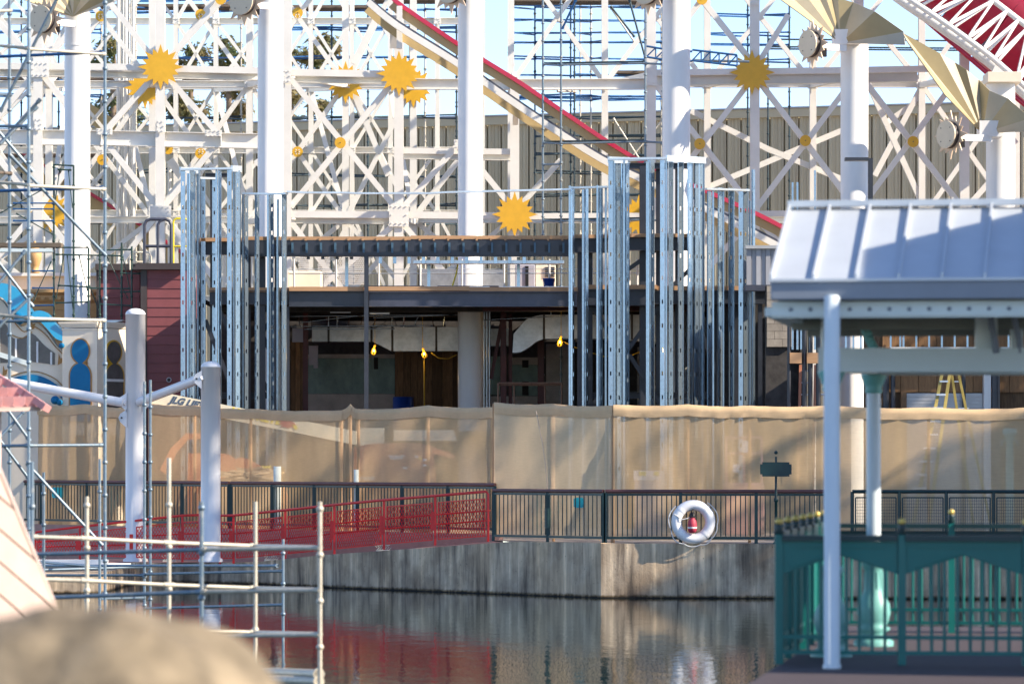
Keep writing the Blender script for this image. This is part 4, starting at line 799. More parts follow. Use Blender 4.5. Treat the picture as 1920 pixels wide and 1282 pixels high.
# red ramp railing
def red_run(stations, label):      # (px, Y, ztop_px, zbot_px)
    t = thing('red_railing', W(stations[0][0], stations[0][3], stations[0][1]), label, 'railing', 'red ramp railings')
    tp = [W(x, yt, Y) for x, Y, yt, yb in stations]; bt = [W(x, yb, Y) for x, Y, yt, yb in stations]
    MB().path([bt[0]] + [tp[0] - ZH * .06, tp[0] + (tp[1] - tp[0]) * .03] + tp[1:-1] + [tp[-1] + (tp[-2] - tp[-1]) * .03, tp[-1] - ZH * .06, bt[-1]], .03, 10).build('handrail', 'red_rail', t)
    for i in range(1, len(tp) - 1): MB().beam(bt[i], tp[i], .055, .055).build('post', 'red_rail', t); MB().beam(bt[i].lerp(tp[i], .3) + Vector((-.06, -.02, 0)), bt[i].lerp(tp[i], .68) + Vector((-.06, -.02, 0)), .09, .05).build('clamp', 'red_rail', t)
    for i in range(len(tp) - 1):
        c = [bt[i].lerp(bt[i + 1], .06), bt[i].lerp(bt[i + 1], .94), tp[i].lerp(tp[i + 1], .94), tp[i].lerp(tp[i + 1], .06)]; hgt = (c[3] - c[0]).length
        c[0] = c[0] + ZH * .13; c[1] = c[1] + ZH * .13; c[2] = c[2] - ZH * .16; c[3] = c[3] - ZH * .16
        f = MB()
        for k in range(4): f.beam(c[k], c[(k + 1) % 4], .028, .028)
        fr = f.build('panel_frame', 'red_rail', t); m = MB(); L_ = (c[1] - c[0]).length; H_ = (c[3] - c[0]).length; sp_ = .085
        def pt(u, v): return (c[0].lerp(c[1], u)).lerp(c[3].lerp(c[2], u), v)
        nk = int((L_ + H_ * 1.6) / sp_)
        for k in range(nk):
            s0 = k * sp_ - H_ * 1.6 * 0
            for sg in (0, 1):
                # line from bottom (s0) rising to the left
                u0, v0 = s0 / L_, 0.; u1, v1 = (s0 - H_ * .62) / L_, 1.
                if u0 > 1:
                    f_ = (u0 - 1) / (u0 - u1); v0 = f_; u0 = 1.
                if u1 < 0:
                    f_ = (0 - u1) / (u0 - u1) if u0 != u1 else 0; v1 = v1 - (v1 - v0) * f_; u1 = 0.
                if v0 >= 1 or v1 <= 0 or u0 <= 0: continue
                a, b_ = (pt(u0, v0), pt(u1, v1)) if sg == 0 else (pt(1 - u0, v0), pt(1 - u1, v1))
                if (a - b_).length > .03: m.beam(a, b_, .014, .010)
        m.build('wire_mesh', 'red_rail', fr, kind='stuff')
        # inner handrails behind the mesh
    for fz in (.62, .42): MB().path([p.lerp(q_, fz) + Vector((.05, .28, 0)) for p, q_ in zip(bt, tp)], .02, 8).build('inner_rail', 'red_rail', t)
    for i in range(1, len(tp) - 1): MB().tube(bt[i].lerp(tp[i], .42) + Vector((.05, .28, 0)), bt[i].lerp(tp[i], .45), .015, 6).build('inner_bracket', 'red_rail', t)
    for i in (0, len(tp) - 1): MB().tube(bt[i].lerp(tp[i], .62) + Vector((.05, .28, 0)), bt[i].lerp(tp[i], .62), .015, 6).build('inner_bracket', 'red_rail', t)
red_run([(915, 89.9, 921, 1015), (816, 91.2, 929, 1022), (720, 92.4, 937, 1030), (627, 93.9, 946, 1039), (535, 95.4, 956, 1048), (438, 96.7, 966, 1056), (413, 96.9, 966, 1057)], 'bright red mesh railing sloping down the ramp from the quay')
red_run([(374, 97.5, 965, 1057), (342, 97.7, 966, 1057), (251, 98.4, 976, 1054), (150, 99.2, 987, 1050), (66, 99.9, 997, 1046)], 'red mesh railing on the lower ramp left of the nearer white pile')
# ---------------------------------------------------------------- tan mesh screen
def screen(stations, dense, label, posts=(), peak=None, zb=.06, n=10, seed=0):
    R = random.Random(seed); t = thing('mesh_screen', stations[len(stations) // 2][0], label, 'screen', 'tan mesh screens')
    pts = []                                    # (base point, top z)
    for (a, za), (b_, zb_) in zip(stations, stations[1:]):
        for i in range(n): u = i / n; pts.append((a.lerp(b_, u), za + (zb_ - za) * u - .035 * math.sin(u * math.pi), u))
    pts.append((stations[-1][0], stations[-1][1], 0)); rows = 9; vs = []; m = MB(); k = len(pts)
    for j in range(rows + 1):
        for i, (p, zt, u) in enumerate(pts):
            h = j / rows; bul = .05 * math.sin(u * math.pi) * math.sin(h * math.pi) * (1 + .5 * math.sin(i * 1.3)) + .02 * math.sin(i * 2.1 + h * 9) * math.sin(h * 3.1)
            vs.append((p.x, p.y - bul, zb + (zt - .24 - zb) * h))
    m.add(vs, [(j * k + i, j * k + i + 1, (j + 1) * k + i + 1, (j + 1) * k + i) for j in range(rows) for i in range(k - 1)], True)
    m.build('mesh_cloth', 'scrim_dense' if dense else 'scrim', t)
    h = MB(); hv = []
    for i, (p, zt, u) in enumerate(pts):
        w_ = .02 * math.sin(i * 1.9) + R.uniform(-.012, .012)
        for (dy, z) in ((-.03 + w_, zt - .25), (-.045 - w_, zt - .13), (-.03, zt), (.03, zt), (.04, zt - .25)): hv.append((p.x, p.y + dy, z + R.uniform(-.008, .008)))
    h.add(hv, [(i * 5 + a, (i + 1) * 5 + a, (i + 1) * 5 + a + 1, i * 5 + a + 1) for i in range(k - 1) for a in range(4)], True); h.build('hem', 'scrim_hem', t)
    for (p, zt) in stations: MB().tube((p.x, p.y + .09, 0), (p.x, p.y + .09, zt - .03), .035, 8).build('post', 'wood_edge', t)
    for (pa, pb) in posts: MB().beam(pa, pb, .07, .04).build('stay', 'wood_edge', t)
    return t
def ss(px, py, Y): return (Vector((WX(px, Y), Y, 0)), WZ(py, Y))
def yl(px): return BL(b_at_px(px)).y + .75
screen([ss(-30, 764, yl(-30)), ss(68, 760, yl(68)), ss(160, 757, yl(160)), ss(244, 765, yl(244))], False, 'tan mesh screen at far left before the cream booth', seed=1)
screen([ss(280, 756, yl(280)), ss(365, 760, yl(365)), ss(470, 766, yl(470)), ss(640, 769, yl(640)), ss(657, 757, yl(657)), ss(672, 767, yl(672)), ss(803, 760, yl(803)), ss(926, 763, yl(926))], False, 'long see-through tan mesh screen before the orange boom lift, peaked in the middle', seed=2)
screen([ss(926, 754, 91.3), ss(1038, 757, 89.6), ss(1148, 760, 88.1)], True, 'denser sunlit tan mesh screen panel left of the stud tower base', seed=3)
screen([ss(1150, 758, 88.0), ss(1290, 758, 87.9), ss(1406, 760, 87.8), ss(1556, 760, 87.7), ss(1742, 764, 87.6), ss(1930, 764, 87.5), ss(2010, 764, 87.5)], False, 'long tan mesh screen at right behind the life ring and pavilion', seed=4)
mk = thing('screen_crease', W(1010, 900, 89.7), 'dark tape line running down the dense tan screen', 'tape'); MB().path([W(x, y, 89.75 + (x - 1005) * -.012) for x, y in ((1005, 770), (1010, 795), (1017, 830), (1022, 865), (1026, 905), (1026, 1010))], .012, 5).build('tape_line', 'brown_metal', mk)
# ---------------------------------------------------------------- white piles and struts
def pile(x, Y, r, yt, zb, label):
    X = WX(x, Y); zt = WZ(yt, Y); t = thing('pile', (X, Y, zb), label, 'pile', 'white mooring piles')
    pr = [(r * 1.25, 0), (r * 1.25, .06), (r, .1), (r, zt - zb - r * .62), (r * 1.015, zt - zb - r * .62), (r * 1.015, zt - zb - r * .58)] + [(r * math.cos(a), zt - zb - r * .58 + r * .58 * math.sin(a)) for a in [i * math.pi / 16 for i in range(1, 9)]]
    MB().lathe((X, Y, zb), pr, 36).build('shaft', 'white_pile', t, base=True); return t, X
t, X1 = pile(254, 98.6, .245, 578, -.68, 'taller white round pile left of the jobsite sign')
def lug(t, X, Y, y, s_): p = W(0, y, Y); MB().prism([(X + s_ * .2, Y, p.z + .2), (X + s_ * .36, Y, p.z + .1), (X + s_ * .4, Y, p.z), (X + s_ * .36, Y, p.z - .1), (X + s_ * .2, Y, p.z - .25)], (0, .04, 0)).build('lug', 'white_pile', t); MB().lathe((X + s_ * .32, Y - .001, p.z), [(.025, 0), (.025, .02)], 8, ax=(0, -1, 0)).build('pin', 'steel_dark', t)
lug(t, X1, 98.4, 752, -1); lug(t, X1, 98.4, 783, -1); lug(t, X1, 98.4, 752, 1)
t, X2 = pile(395, 95.4, .235, 677, -.6, 'shorter white round pile standing at the red railing')
lug(t, X2, 95.2, 710, -1)
st = thing('strut', W(120, 735, 99), 'long white tubular strut running left from the taller pile', 'strut', 'white pile struts'); MB().tube(W(-40, 706, 99.5), W(232, 755, 98.4), .115, 16).build('strut_tube', 'white_pile', st); MB().tube(W(222, 753.5, 98.45), W(236, 756, 98.39), .06, 10).build('strut_end', 'white_pile', st)
st = thing('strut', W(320, 735, 97), 'short white tubular strut joining the two piles', 'strut', 'white pile struts'); MB().tube(W(262, 753, 98.3), W(372, 711, 95.3), .11, 16).build('strut_tube', 'white_pile', st); MB().tube(W(368, 712, 95.4), W(379, 708, 95.2), .05, 10).build('strut_end', 'white_pile', st)
# ---------------------------------------------------------------- small things on the quay
Yr = 86.75
lr = thing('life_ring', W(1300, 980, Yr - .35), 'white life ring with rope hanging on the green railing', 'life ring'); c = W(1300, 978, Yr - .2); m = MB(); n_ = 40
R0, r0 = .365, .112
pts = [c + Vector((math.cos(2 * math.pi * i / n_) * R0, 0, math.sin(2 * math.pi * i / n_) * R0)) for i in range(n_)]
m.path(pts, r0, 16, closed=True); m.build('ring', 'ring_white', lr)
for a in (.8, 2.36, 3.93, 5.5):
    p = c + Vector((math.cos(a) * R0, 0, math.sin(a) * R0)); tg = Vector((-math.sin(a), 0, math.cos(a))); MB().tube(p - tg * .025, p + tg * .025, r0 + .006, 16).build('band', 'ring_white', lr)
for a0, a1, sag in ((-.15, .95, 0), (-1.0, -.15, .02), (3.5, 4.3, .12), (5.0, 5.6, .10), (2.4, 3.4, 0), (4.3, 5.0, .06)):
    MB().path([c + Vector((math.cos(a0 + (a1 - a0) * u) * (R0 + .15 + .03 * math.sin(u * 3.14)), -.06, math.sin(a0 + (a1 - a0) * u) * (R0 + .15) - sag * math.sin(u * 3.14) * .4)) for u in [i / 8 for i in range(9)]], .011, 6).build('grab_rope', 'rope', lr)
MB().path([c + Vector((-.42, -.1, .17)), c + Vector((-.25, -.13, .05)), c + Vector((-.12, -.1, .08)), c + Vector((-.02, -.05, .14))], .011, 6).build('line', 'rope', lr)
tb = thing('throw_bag', c + Vector((0, -.1, -.2)), 'red throw bag with white band hanging inside the life ring', 'bag'); c2 = W(1298, 985, Yr - .32)
MB().lathe(c2 + Vector((0, 0, -.16)), [(.03, 0), (.085, .02), (.1, .1), (.1, .19), (.085, .27), (.05, .31), (.055, .33)], 16).build('bag_body', 'bag_red', tb); MB().lathe(c2 + Vector((0, 0, -.06)), [(.1015, 0), (.1035, .035)], 16).build('reflective_band', 'ink_white', tb)
MB().path([c2 + Vector((0, 0, .15)), c2 + Vector((.03, -.02, .28)), c2 + Vector((.02, .05, .36))], .012, 6).build('strap', 'black', tb); MB().ball(c2 + Vector((0, .06, .2)), .075, 10, 1.3).build('coiled_line', 'black', tb)
for x, y, Y, w_, h_, lb in ((1085, 942, 87.85, 19, 19, 'turquoise square box on the railing left of the life ring'), (108, 923, 105.2, 21, 20, 'turquoise square box on the far left railing behind scaffold pipes')):
    p = W(x, y, Y); a, b_ = w_ * Y / F / 2, h_ * Y / F / 2; k = .03; t = thing('notice_box', p, lb, 'box', 'turquoise boxes on the railing')
    MB().prism([p + Vector(v) for v in ((-a + k, 0, -b_), (a - k, 0, -b_), (a, 0, -b_ + k), (a, 0, b_ - k), (a - k, 0, b_), (-a + k, 0, b_), (-a, 0, b_ - k), (-a, 0, -b_ + k))], (0, -.05, 0)).build('plate', 'teal_box', t); m = MB()
    bolts(m, p + Vector((0, -.051, 0)), [(-a * .7, b_ * .6), (a * .7, b_ * .6), (-a * .7, -b_ * .6), (a * .7, -b_ * .6)], .008, .01); m.build('screws', 'steel_dark', t, kind='stuff')
sp_ = thing('sign_post', (WX(1455, 86.2), 86.2, 0), 'dark green sign post with blank plaque and ball finial by the railing', 'sign'); X = WX(1455, 86.2)
MB().lathe((X, 86.2, .012), [(.07, 0), (.07, .03), (.035, .06), (.03, .9), (.05, .92), (.05, .98), (.028, 1.0), (.025, WZ(855, 86.2) - .02)], 14).build('pole', 'green_rail', sp_, base=True); MB().ball((X, 86.2, WZ(848, 86.2)), .042, 12).build('finial', 'green_rail', sp_)
k = 4; MB().prism([W(x, y, 86.14) for x, y in ((1425 + k, 866), (1484 - k, 866), (1484 - k, 866 + k), (1484, 866 + k), (1484, 893 - k), (1484 - k, 893 - k), (1484 - k, 893), (1425 + k, 893), (1425 + k, 893 - k), (1425, 893 - k), (1425, 866 + k), (1425 + k, 866 + k))], (0, -.04, 0)).build('plaque', 'teal_dark', sp_)
for x, y0, Y, lb, rr in ((520, 874, 99.4, 'taller white plastic pipe standing behind the railing', .095), (668, 880, 96.8, 'shorter white plastic pipe standing behind the railing', .06)):
    Y = yl(x) - .25; tag(MB().lathe((WX(x, Y), Y, 0), [(rr, 0), (rr, WZ(y0, Y)), (rr * .85, WZ(y0, Y)), (rr * .85, .05)], 18).build('vent_pipe', 'pvc'), lb, 'pipe', 'white vent pipes')
for x, y, lb in ((718, 1024, 'white perforated tray on the ramp under the middle red railing panel'), (508, 1038, 'white perforated tray on the ramp at its lower end'), (317, 1050, 'white perforated tray behind the left red railing')):
    Y = {718: 92.9, 508: 96.3, 317: 98.2}[x]; p = W(x, y, Y); zz = {718: -.3, 508: -.6, 317: -.67}[x]; t = thing('tray', (p.x, Y, zz), lb, 'tray', 'white trays on the ramp'); MB().box(p.x - .16, p.x + .16, Y, Y + .2, zz - .02, zz + .04).build('tray_base', 'pvc', t); m = MB()
    for i in range(6):
        for j in range(2): m.tube((p.x - .14 + i * .056, Y + .1, zz + .04 + j * .05), (p.x - .14 + i * .056 + (.05 if j == 0 else -.05), Y + .1, zz + .09 + j * .05), .008, 4)
    m.box(p.x - .16, p.x + .16, Y + .09, Y + .11, zz + .14, zz + .155); m.build('lattice', 'pvc', t)
# ================================================================ LEFT BUILDINGS
bg_ = thing('burgundy_house', (WX(300, 108), 109, 0), 'burgundy clapboard building beside the left stud tower', 'building')
Y = 108.0; zt = WZ(506, Y)
MB().box(WX(268, Y), WX(352, Y), Y + .04, Y + 4.5, 0, zt).build('wall', 'burgundy', bg_)
def clap(x0, x1, Y, zt, parent, h=.252, mt='burgundy'):
    z = zt; A_ = WX(x0, Y); B_ = WX(x1, Y)
    while z > .3:
        MB().hexa([(A_, Y - .022, z - h), (B_, Y - .022, z - h), (B_, Y + .03, z - h), (A_, Y + .03, z - h), (A_, Y - .004, z - .004), (B_, Y - .004, z - .004), (B_, Y + .03, z - .004), (A_, Y + .03, z - .004)]).build('clapboard', mt, parent); z -= h
clap(276, 338, Y, zt, bg_); clap(338.3, 351, Y, zt, bg_)
MB().box(WX(264, Y), WX(275.5, Y), Y - .05, Y + .15, 0, zt).build('corner_trim', 'brown_trim', bg_)
MB().box(WX(251, Y), WX(352, Y), Y - .28, Y + 4.6, zt + .0, zt + .07).build('roof', 'brown_trim', bg_); MB().box(WX(255, Y), WX(352, Y), Y - .2, Y - .05, zt - .001 + .07, WZ(494, Y)).build('fascia', 'brown_trim', bg_)
Y2 = 110.2; z2 = WZ(507, Y2); MB().box(WX(186, Y2), WX(268, Y2), Y2 + .04, Y2 + 3, 0, z2).build('side_wall', 'burgundy', bg_); clap(189, 262, Y2, z2, bg_); MB().box(WX(180, Y2), WX(266, Y2), Y2 - .2, Y2 + 3, z2, WZ(495, Y2)).build('roof', 'brown_trim', bg_); MB().box(WX(181, Y2), WX(189, Y2), Y2 - .05, Y2 + .1, 0, z2 - .001).build('corner_trim', 'brown_trim', bg_)
vp = W(317, 712, Y); MB().lathe(vp + Vector((0, -.02, 0)), [(.07, 0), (.07, .05), (.05, .05), (.05, .0)], 14, ax=(0, -1, 0), sm=False).build('vent', 'unit_grey', bg_); MB().lathe(vp + Vector((0, -.03, 0)), [(.048, 0), (.048, .002)], 12, ax=(0, -1, 0)).build('vent_hole', 'black', bg_)
zr = WZ(494, Y) + .0
def hoop_gate(x0, x1, ytop, mt, r, lb, Yg, mid=True):
    t = thing('hoop_barrier', (WX((x0 + x1) / 2, Yg), Yg, zt + .07), lb, 'barrier', 'hoop barriers on the burgundy roof'); A_, B_ = WX(x0, Yg), WX(x1, Yg); T = WZ(ytop, Yg); q = (B_ - A_) * .22; zb = zt + .07
    MB().path([(A_, Yg, zb), (A_, Yg, T - q), (A_ + q * .3, Yg, T - q * .3), (A_ + q, Yg, T), (B_ - q, Yg, T), (B_ - q * .3, Yg, T - q * .3), (B_, Yg, T - q), (B_, Yg, zb)], r, 8).build('hoop', mt, t)
    if mid:
        mX = (A_ + B_) / 2; MB().path([(mX, Yg, zb), (mX, Yg, T - q), (mX + q * .3, Yg, T - q * .4), (mX + q, Yg, T - .01)], r * .9, 8).build('inner_hoop', mt, t)
    MB().tube((A_, Yg, zb + (T - zb) * .45), (B_, Yg, zb + (T - zb) * .45), r * .9, 8).build('crossbar', mt, t)
hoop_gate(271, 321, 411, 'steel_slate', .045, 'grey double hoop barrier on the burgundy roof', 108.6); hoop_gate(325, 352, 410, 'ink_yellow', .028, 'yellow hoop barrier beside the left stud tower', 109, False); hoop_gate(244, 283, 473, 'cream', .025, 'cream low hoop rail on the burgundy roof corner', 109.4, False)
tn = thing('tan_building', (WX(150, 112), 112, 0), 'tan panelled building with bracketed cornice behind the cream booth', 'building'); Yt = 112.0
MB().box(WX(20, Yt), WX(232, Yt), Yt, Yt + 3, 0, WZ(565, Yt)).build('wall', 'tan_wall', tn)
MB().sweep([(WX(20, Yt), Yt, WZ(565, Yt)), (WX(238, Yt), Yt, WZ(565, Yt))], [(.02, -.05), (.12, 0), (.2, .1), (.2, .16), (.36, .24), (.36, .32), (-1, .32), (-1, -.05)]).build('cornice', 'tan_wall', tn)
for i in range(13): pbox(30 + i * 15.5, 37 + i * 15.5, 556, 562, Yt - .22, .2, 'bracket', 'tan_wall', tn)
for i in range(8):
    for j in range(2): pbox(62 + j * 88, 144 + j * 88 - 4, 568 + i * 14, 580.5 + i * 14, Yt - .03, .03, 'siding_board', 'tan_wall', tn)
cb = thing('cream_cabin', (WX(160, 113), 113, 0), 'cream parapet block above the tan cornice at left', 'building'); MB().box(WX(0, 113), WX(180, 113), 113, 114, 0, WZ(518, 113)).build('wall', 'cream', cb); MB().box(WX(-5, 113), WX(184, 113), 112.8, 114.1, WZ(518, 113), WZ(512, 113)).build('cap', 'white', cb)
ub = W(61, 492, 112); ur = thing('urn_finial', W(61, 555, 112), 'tan onion shaped finial above the tan cornice', 'finial'); MB().lathe((ub.x, 112.5, WZ(512, 112.5)), [(.14, 0), (.16, .05), (.1, .1), (.13, .2), (.2, .4), (.2, .6), (.12, .72), (.05, .78), (.03, .9)], 16).build('urn', 'tan_wall', ur)
# cream booth with keyhole openings
bo = thing('cream_booth', (WX(182, 106), 107, 0), 'cream booth with blue and gold keyhole shaped panels', 'booth')
PA, PB, PC = Vector((WX(117, 105.95), 105.95, 0)), Vector((WX(182, 105.8), 105.8, 0)), Vector((WX(244, 107.2), 107.2, 0)); ZT = WZ(620, 106.5)
pd = PA + PC - PB; MB().hexa([PA, PB, PC, pd, PA + ZH * ZT, PB + ZH * ZT, PC + ZH * ZT, pd + ZH * ZT]).build('wall', 'cream', bo)
cn = MB(); ce = (PA + PC) / 2
for z, e in ((0, 1.02), (.07, 1.05), (.12, 1.09), (.17, 1.12)):
    q = [ce + (p - ce) * e for p in (PA, PB, PC, pd)]; cn.hexa([p + ZH * (ZT + z - .001) for p in q] + [p + ZH * (ZT + z + .05) for p in q])
cn.build('cornice', 'cream', bo)
q = [ce + (p - ce) * 1.012 for p in (PA, PB, PC, pd)]; MB().hexa([p + ZH * WZ(814, 106.5) for p in q] + [p + ZH * WZ(795, 106.5) for p in q]).build('belt_course', 'cream', bo)
MB().prism([W(x, y, 107) for x, y in ((150, 600), (232, 600), (210, 606), (172, 606))], (0, .6, 0)).build('roof_vent', 'white', bo)
def face(P0, P1):
    e = (P1 - P0); Lf = e.length; e.normalize(); nrm_ = Vector((e.y, -e.x, 0))
    if nrm_.y > 0: nrm_ = -nrm_
    def f(px, py, o):      # picture point projected on the face plane, pushed out by o
        k = (px - 960) / F; s_ = (k * P0.y - P0.x) / (e.x - k * e.y); p = P0 + e * s_; return Vector((p.x, p.y, WZ(py, p.y))) + nrm_ * o
    return f, nrm_
def keyhole(cx, cy, rx, ry, ax0, ax1, ytop, ybot):
    o = []; acx = (ax0 + ax1) / 2; aw = (ax1 - ax0) / 2
    for i in range(0, 25):
        a = math.radians(118 - i * 296 / 24 + 0) ; a = math.radians(-62 - 0) + math.radians(304) * i / 24 - math.radians(0)
        o.append((cx + rx * math.cos(a), cy - ry * math.sin(a)))
    o2 = []
    for i in range(0, 9): a = math.radians(100 + i * 10); o2.append((acx + aw * math.cos(a), ytop + (ybot - ytop) * .22 - (ybot - ytop) * .22 * math.sin(a)))
    o3 = [(2 * acx - x, y) for x, y in o2][::-1]
    return o + o2 + [(ax0, ybot), (ax1, ybot)] + o3
def scale_poly(p, k, grow):
    cx = sum(a for a, b in p) / len(p); out = []
    n = len(p)
    for i in range(n):
        a, b_ = p[i - 1], p[(i + 1) % n]; dx, dy = b_[0] - a[0], b_[1] - a[1]; L_ = math.hypot(dx, dy) or 1; out.append((p[i][0] + grow * dy / L_ * k, p[i][1] - grow * dx / L_ * k))
    return out
fa, na = face(PA, PB); fb, nb_ = face(PB, PC)
for f, nr, kp, inner, tr_ in ((fa, na, keyhole(151, 658, 16, 21.5, 132, 170, 681, 790), 'blue', 'ochre'), (fb, nb_, keyhole(212, 660, 13, 20, 197, 229, 682, 790), 'window_grey', 'gold')):
    for sg in (1, -1):
        outp = scale_poly(kp, sg, 2.6)
        if sum(abs(a - 960) for a, b in outp) and (max(a for a, b in outp) - min(a for a, b in outp)) > (max(a for a, b in kp) - min(a for a, b in kp)): break
    w_ = MB().prism([f(x, y, .03) for x, y in outp], nr * -.06).build('keyhole_trim', tr_, bo); MB().prism([f(x, y, .042) for x, y in kp], nr * -.05).build('keyhole_panel', inner, w_)
    if inner != 'blue': MB().prism([f(x, y, .055) for x, y in ((197, 710), (229, 711), (229, 716), (197, 715))], nr * -.03).build('glazing_bar', 'white', w_)
for f, nr, x0, x1 in ((fa, na, 132, 168), (fb, nb_, 196, 228)):
    q = [(x0, 905), (x0, 838), (x0 + 3, 828), (x0 + 9, 826), (x0 + 10, 816), (x1 - 10, 816), (x1 - 9, 826), (x1 - 3, 828), (x1, 838), (x1, 905)]
    w_ = MB().prism([f(x, y, .03) for x, y in q], nr * -.06).build('lower_window_trim', 'ochre', bo); q2 = [(x + (2 if x < (x0 + x1) / 2 else -2), y + 3) for x, y in q]; MB().prism([f(x, y, .042) for x, y in q2], nr * -.05).build('lower_window', 'window_grey', w_)
# scrolled facade at far left
fc = thing('scroll_facade', (WX(50, 106), 106, 0), 'cream scrolled gable facade with blue crest at far left', 'facade'); Yc = 106.3
MB().pxprism(interp([(-40, 545), (0, 560), (22, 590), (40, 612), (62, 603), (85, 618), (104, 645), (120, 662)], 4) + [(120, 985), (-40, 985)], Yc, .5).build('gable', 'cream', fc)
cr = interp([(-40, 528), (0, 530), (26, 537), (44, 556), (56, 580), (62, 584)], 4) + interp([(54, 598), (42, 604), (28, 596), (18, 575), (0, 556), (-40, 548)], 4)
MB().pxprism(cr, Yc - .35, .85).build('blue_crest', 'blue_light', fc)
cr2 = interp([(58, 586), (72, 582), (86, 586), (102, 606), (119, 624)], 4) + interp([(119, 640), (104, 634), (88, 616), (72, 600), (60, 598)], 4); MB().pxprism(cr2, Yc - .35, .85).build('blue_crest', 'blue_light', fc)
for x, y, r_ in ((37, 598, 10), (28, 585, 6), (116, 648, 5), (104, 750, 8), (112, 754, 6)): p = W(x, y, Yc - .36); MB().lathe(p, [(r_ * .0142, 0), (r_ * .0142, .1), (r_ * .009, .13), (r_ * .009, .16), (.01, .16)], 18, ax=(0, -1, 0)).build('scroll', 'blue', fc)
wn = interp([(-40, 600), (8, 606), (22, 632), (40, 634), (60, 625), (84, 648), (103, 662)], 4) + [(103, 684), (60, 678), (-40, 682)]
w_ = MB().pxprism(wn, Yc - .02, .1).build('window', 'window_grey', fc)
for x, y0, y1 in ((30, 634, 679), (70, 640, 680), (96, 660, 684), (-2, 605, 680)): MB().beam(W(x, y0, Yc - .04), W(x, y1, Yc - .04), .05, .04).build('mullion', 'white', w_)
MB().beam(W(-40, 652, Yc - .05), W(55, 682, Yc - .05), .13, .08).build('hand_rail', 'pav_paint', w_)
lowa = interp([(8, 716), (30, 707), (62, 702), (92, 712), (119, 732)], 5) + interp([(119, 750), (100, 733), (70, 717), (40, 716), (10, 726)], 5); MB().pxprism(lowa, Yc - .12, .2).build('blue_arch', 'blue', fc)
for pl in ([(4, 598), (18, 590), (30, 608), (46, 622), (62, 612), (84, 626), (104, 650), (118, 664)], [(0, 712), (40, 699), (70, 697), (100, 708), (118, 724)], [(22, 628), (42, 634), (60, 622)]): MB().path([W(x, y, Yc - .03) for x, y in interp(pl, 4)], .014, 5).build('gold_line', 'ochre', fc)
for x, y in ((110, 672), (6, 694), (58, 608)): MB().pxprism([(x, y - 9), (x + 3, y), (x + 8, y - 2), (x + 6, y + 8), (x - 2, y + 12), (x - 1, y + 4)], Yc - .03, .05).build('gold_leaf', 'ochre', fc)
# ================================================================ BOOM LIFT BEHIND THE SCREEN
jl = thing('boom_lift', (WX(740, 99.5), 100.5, 0), 'orange boom lift with cream lettered boom behind the tan screen', 'boom lift'); Yj = 97.6
def text(s_, px, py, Y, hpx, mt, parent, rot=0, shear=0, nrm_off=0, name='lettering'):
    cu = bpy.data.curves.new('t', 'FONT'); cu.body = s_; cu.size = hpx * Y / F * 1.38; cu.extrude = .004; cu.offset = .012; cu.shear = shear
    to = bpy.data.objects.new('t', cu); COL.objects.link(to); bpy.context.view_layer.update()
    me = bpy.data.meshes.new_from_object(to.evaluated_get(bpy.context.evaluated_depsgraph_get())); bpy.data.objects.remove(to); me.materials.clear(); me.materials.append(M[mt])
    o = bpy.data.objects.new(name, me); COL.objects.link(o); place(o, W(px, py, Y), parent); o.rotation_euler = (math.pi / 2, -rot, 0); return o
bp_ = [(286, 722), (330, 740), (400, 757), (560, 790), (668, 812), (668, 838), (560, 818), (400, 790), (286, 765)]
pf = [(W(x, y, 0).z, 0) for x, y in ()]
Yb = 102.35
MB().prism([W(x, y, Yb) for x, y in ((282, 733), (318, 738), (668, 808), (668, 834), (560, 812), (318, 765), (282, 760))], (0, .3, 0)).build('boom', 'boom_cream', jl, bevel=.02)
an_ = math.atan2(-(808 - 738), 668 - 318)
text('JLG LIFT', 318, 754, Yb - .006, 12.5, 'ink_blue', jl, an_, .35); text('HAWKEYE', 430, 777, Yb - .006, 15, 'ink_yellow', jl, an_, .2)
hw = MB().pxprism([(522, 788), (530, 784), (543, 787), (552, 793), (557, 800), (552, 803), (546, 800), (541, 803), (532, 800), (526, 801), (530, 796), (522, 795), (528, 791)], Yb - .012, .01).build('hawk_head_emblem', 'ink_red', jl); MB().pxprism([(548, 796), (556, 797), (558, 803), (553, 806), (551, 801)], Yb - .015, .004).build('beak', 'ink_yellow', hw)
Ye = 98.6; dz = Ye
MB().pxprism(interp([(663, 985), (663, 850), (668, 838), (700, 832), (760, 830), (800, 834), (812, 850), (814, 985)], 3), Ye, 2.0).build('engine_cover', 'orange', jl, bevel=.03)
MB().pxprism([(672, 802), (720, 802), (720, 846), (672, 846)], Ye + .1, .3).build('counterweight_panel', 'boom_cream', jl); MB().pxprism([(738, 806), (850, 806), (856, 826), (738, 826)], Ye + .3, .3).build('lower_boom', 'boom_cream', jl); MB().pxprism([(300, 880), (320, 840), (348, 812), (380, 812), (380, 822), (352, 824), (330, 850), (312, 890)], 102.2, .1).build('link_arm', 'orange', jl)
MB().pxprism([(812, 838), (852, 852), (852, 860), (812, 850)], Ye + .2, .2).build('mast', 'orange', jl)
for x in (690, 790): MB().lathe((WX(x, Ye), Ye - .15, .42), [(.42, 0), (.42, .3), (.3, .34), (.3, .3)], 20, ax=(0, -1, 0)).build('wheel', 'black', jl)
MB().box(WX(655, Ye), WX(825, Ye), Ye + .2, Ye + 1.9, .4, .75).build('chassis', 'orange', jl)
text('YL9A73', 730, 860, Ye - .012, 6.5, 'ink_white', jl); text('SUNBELT', 674, 899, Ye - .012, 5, 'ink_white', jl); text('EYE', 489, 881, 101.98, 8, 'ink_yellow', jl, 0, .2)
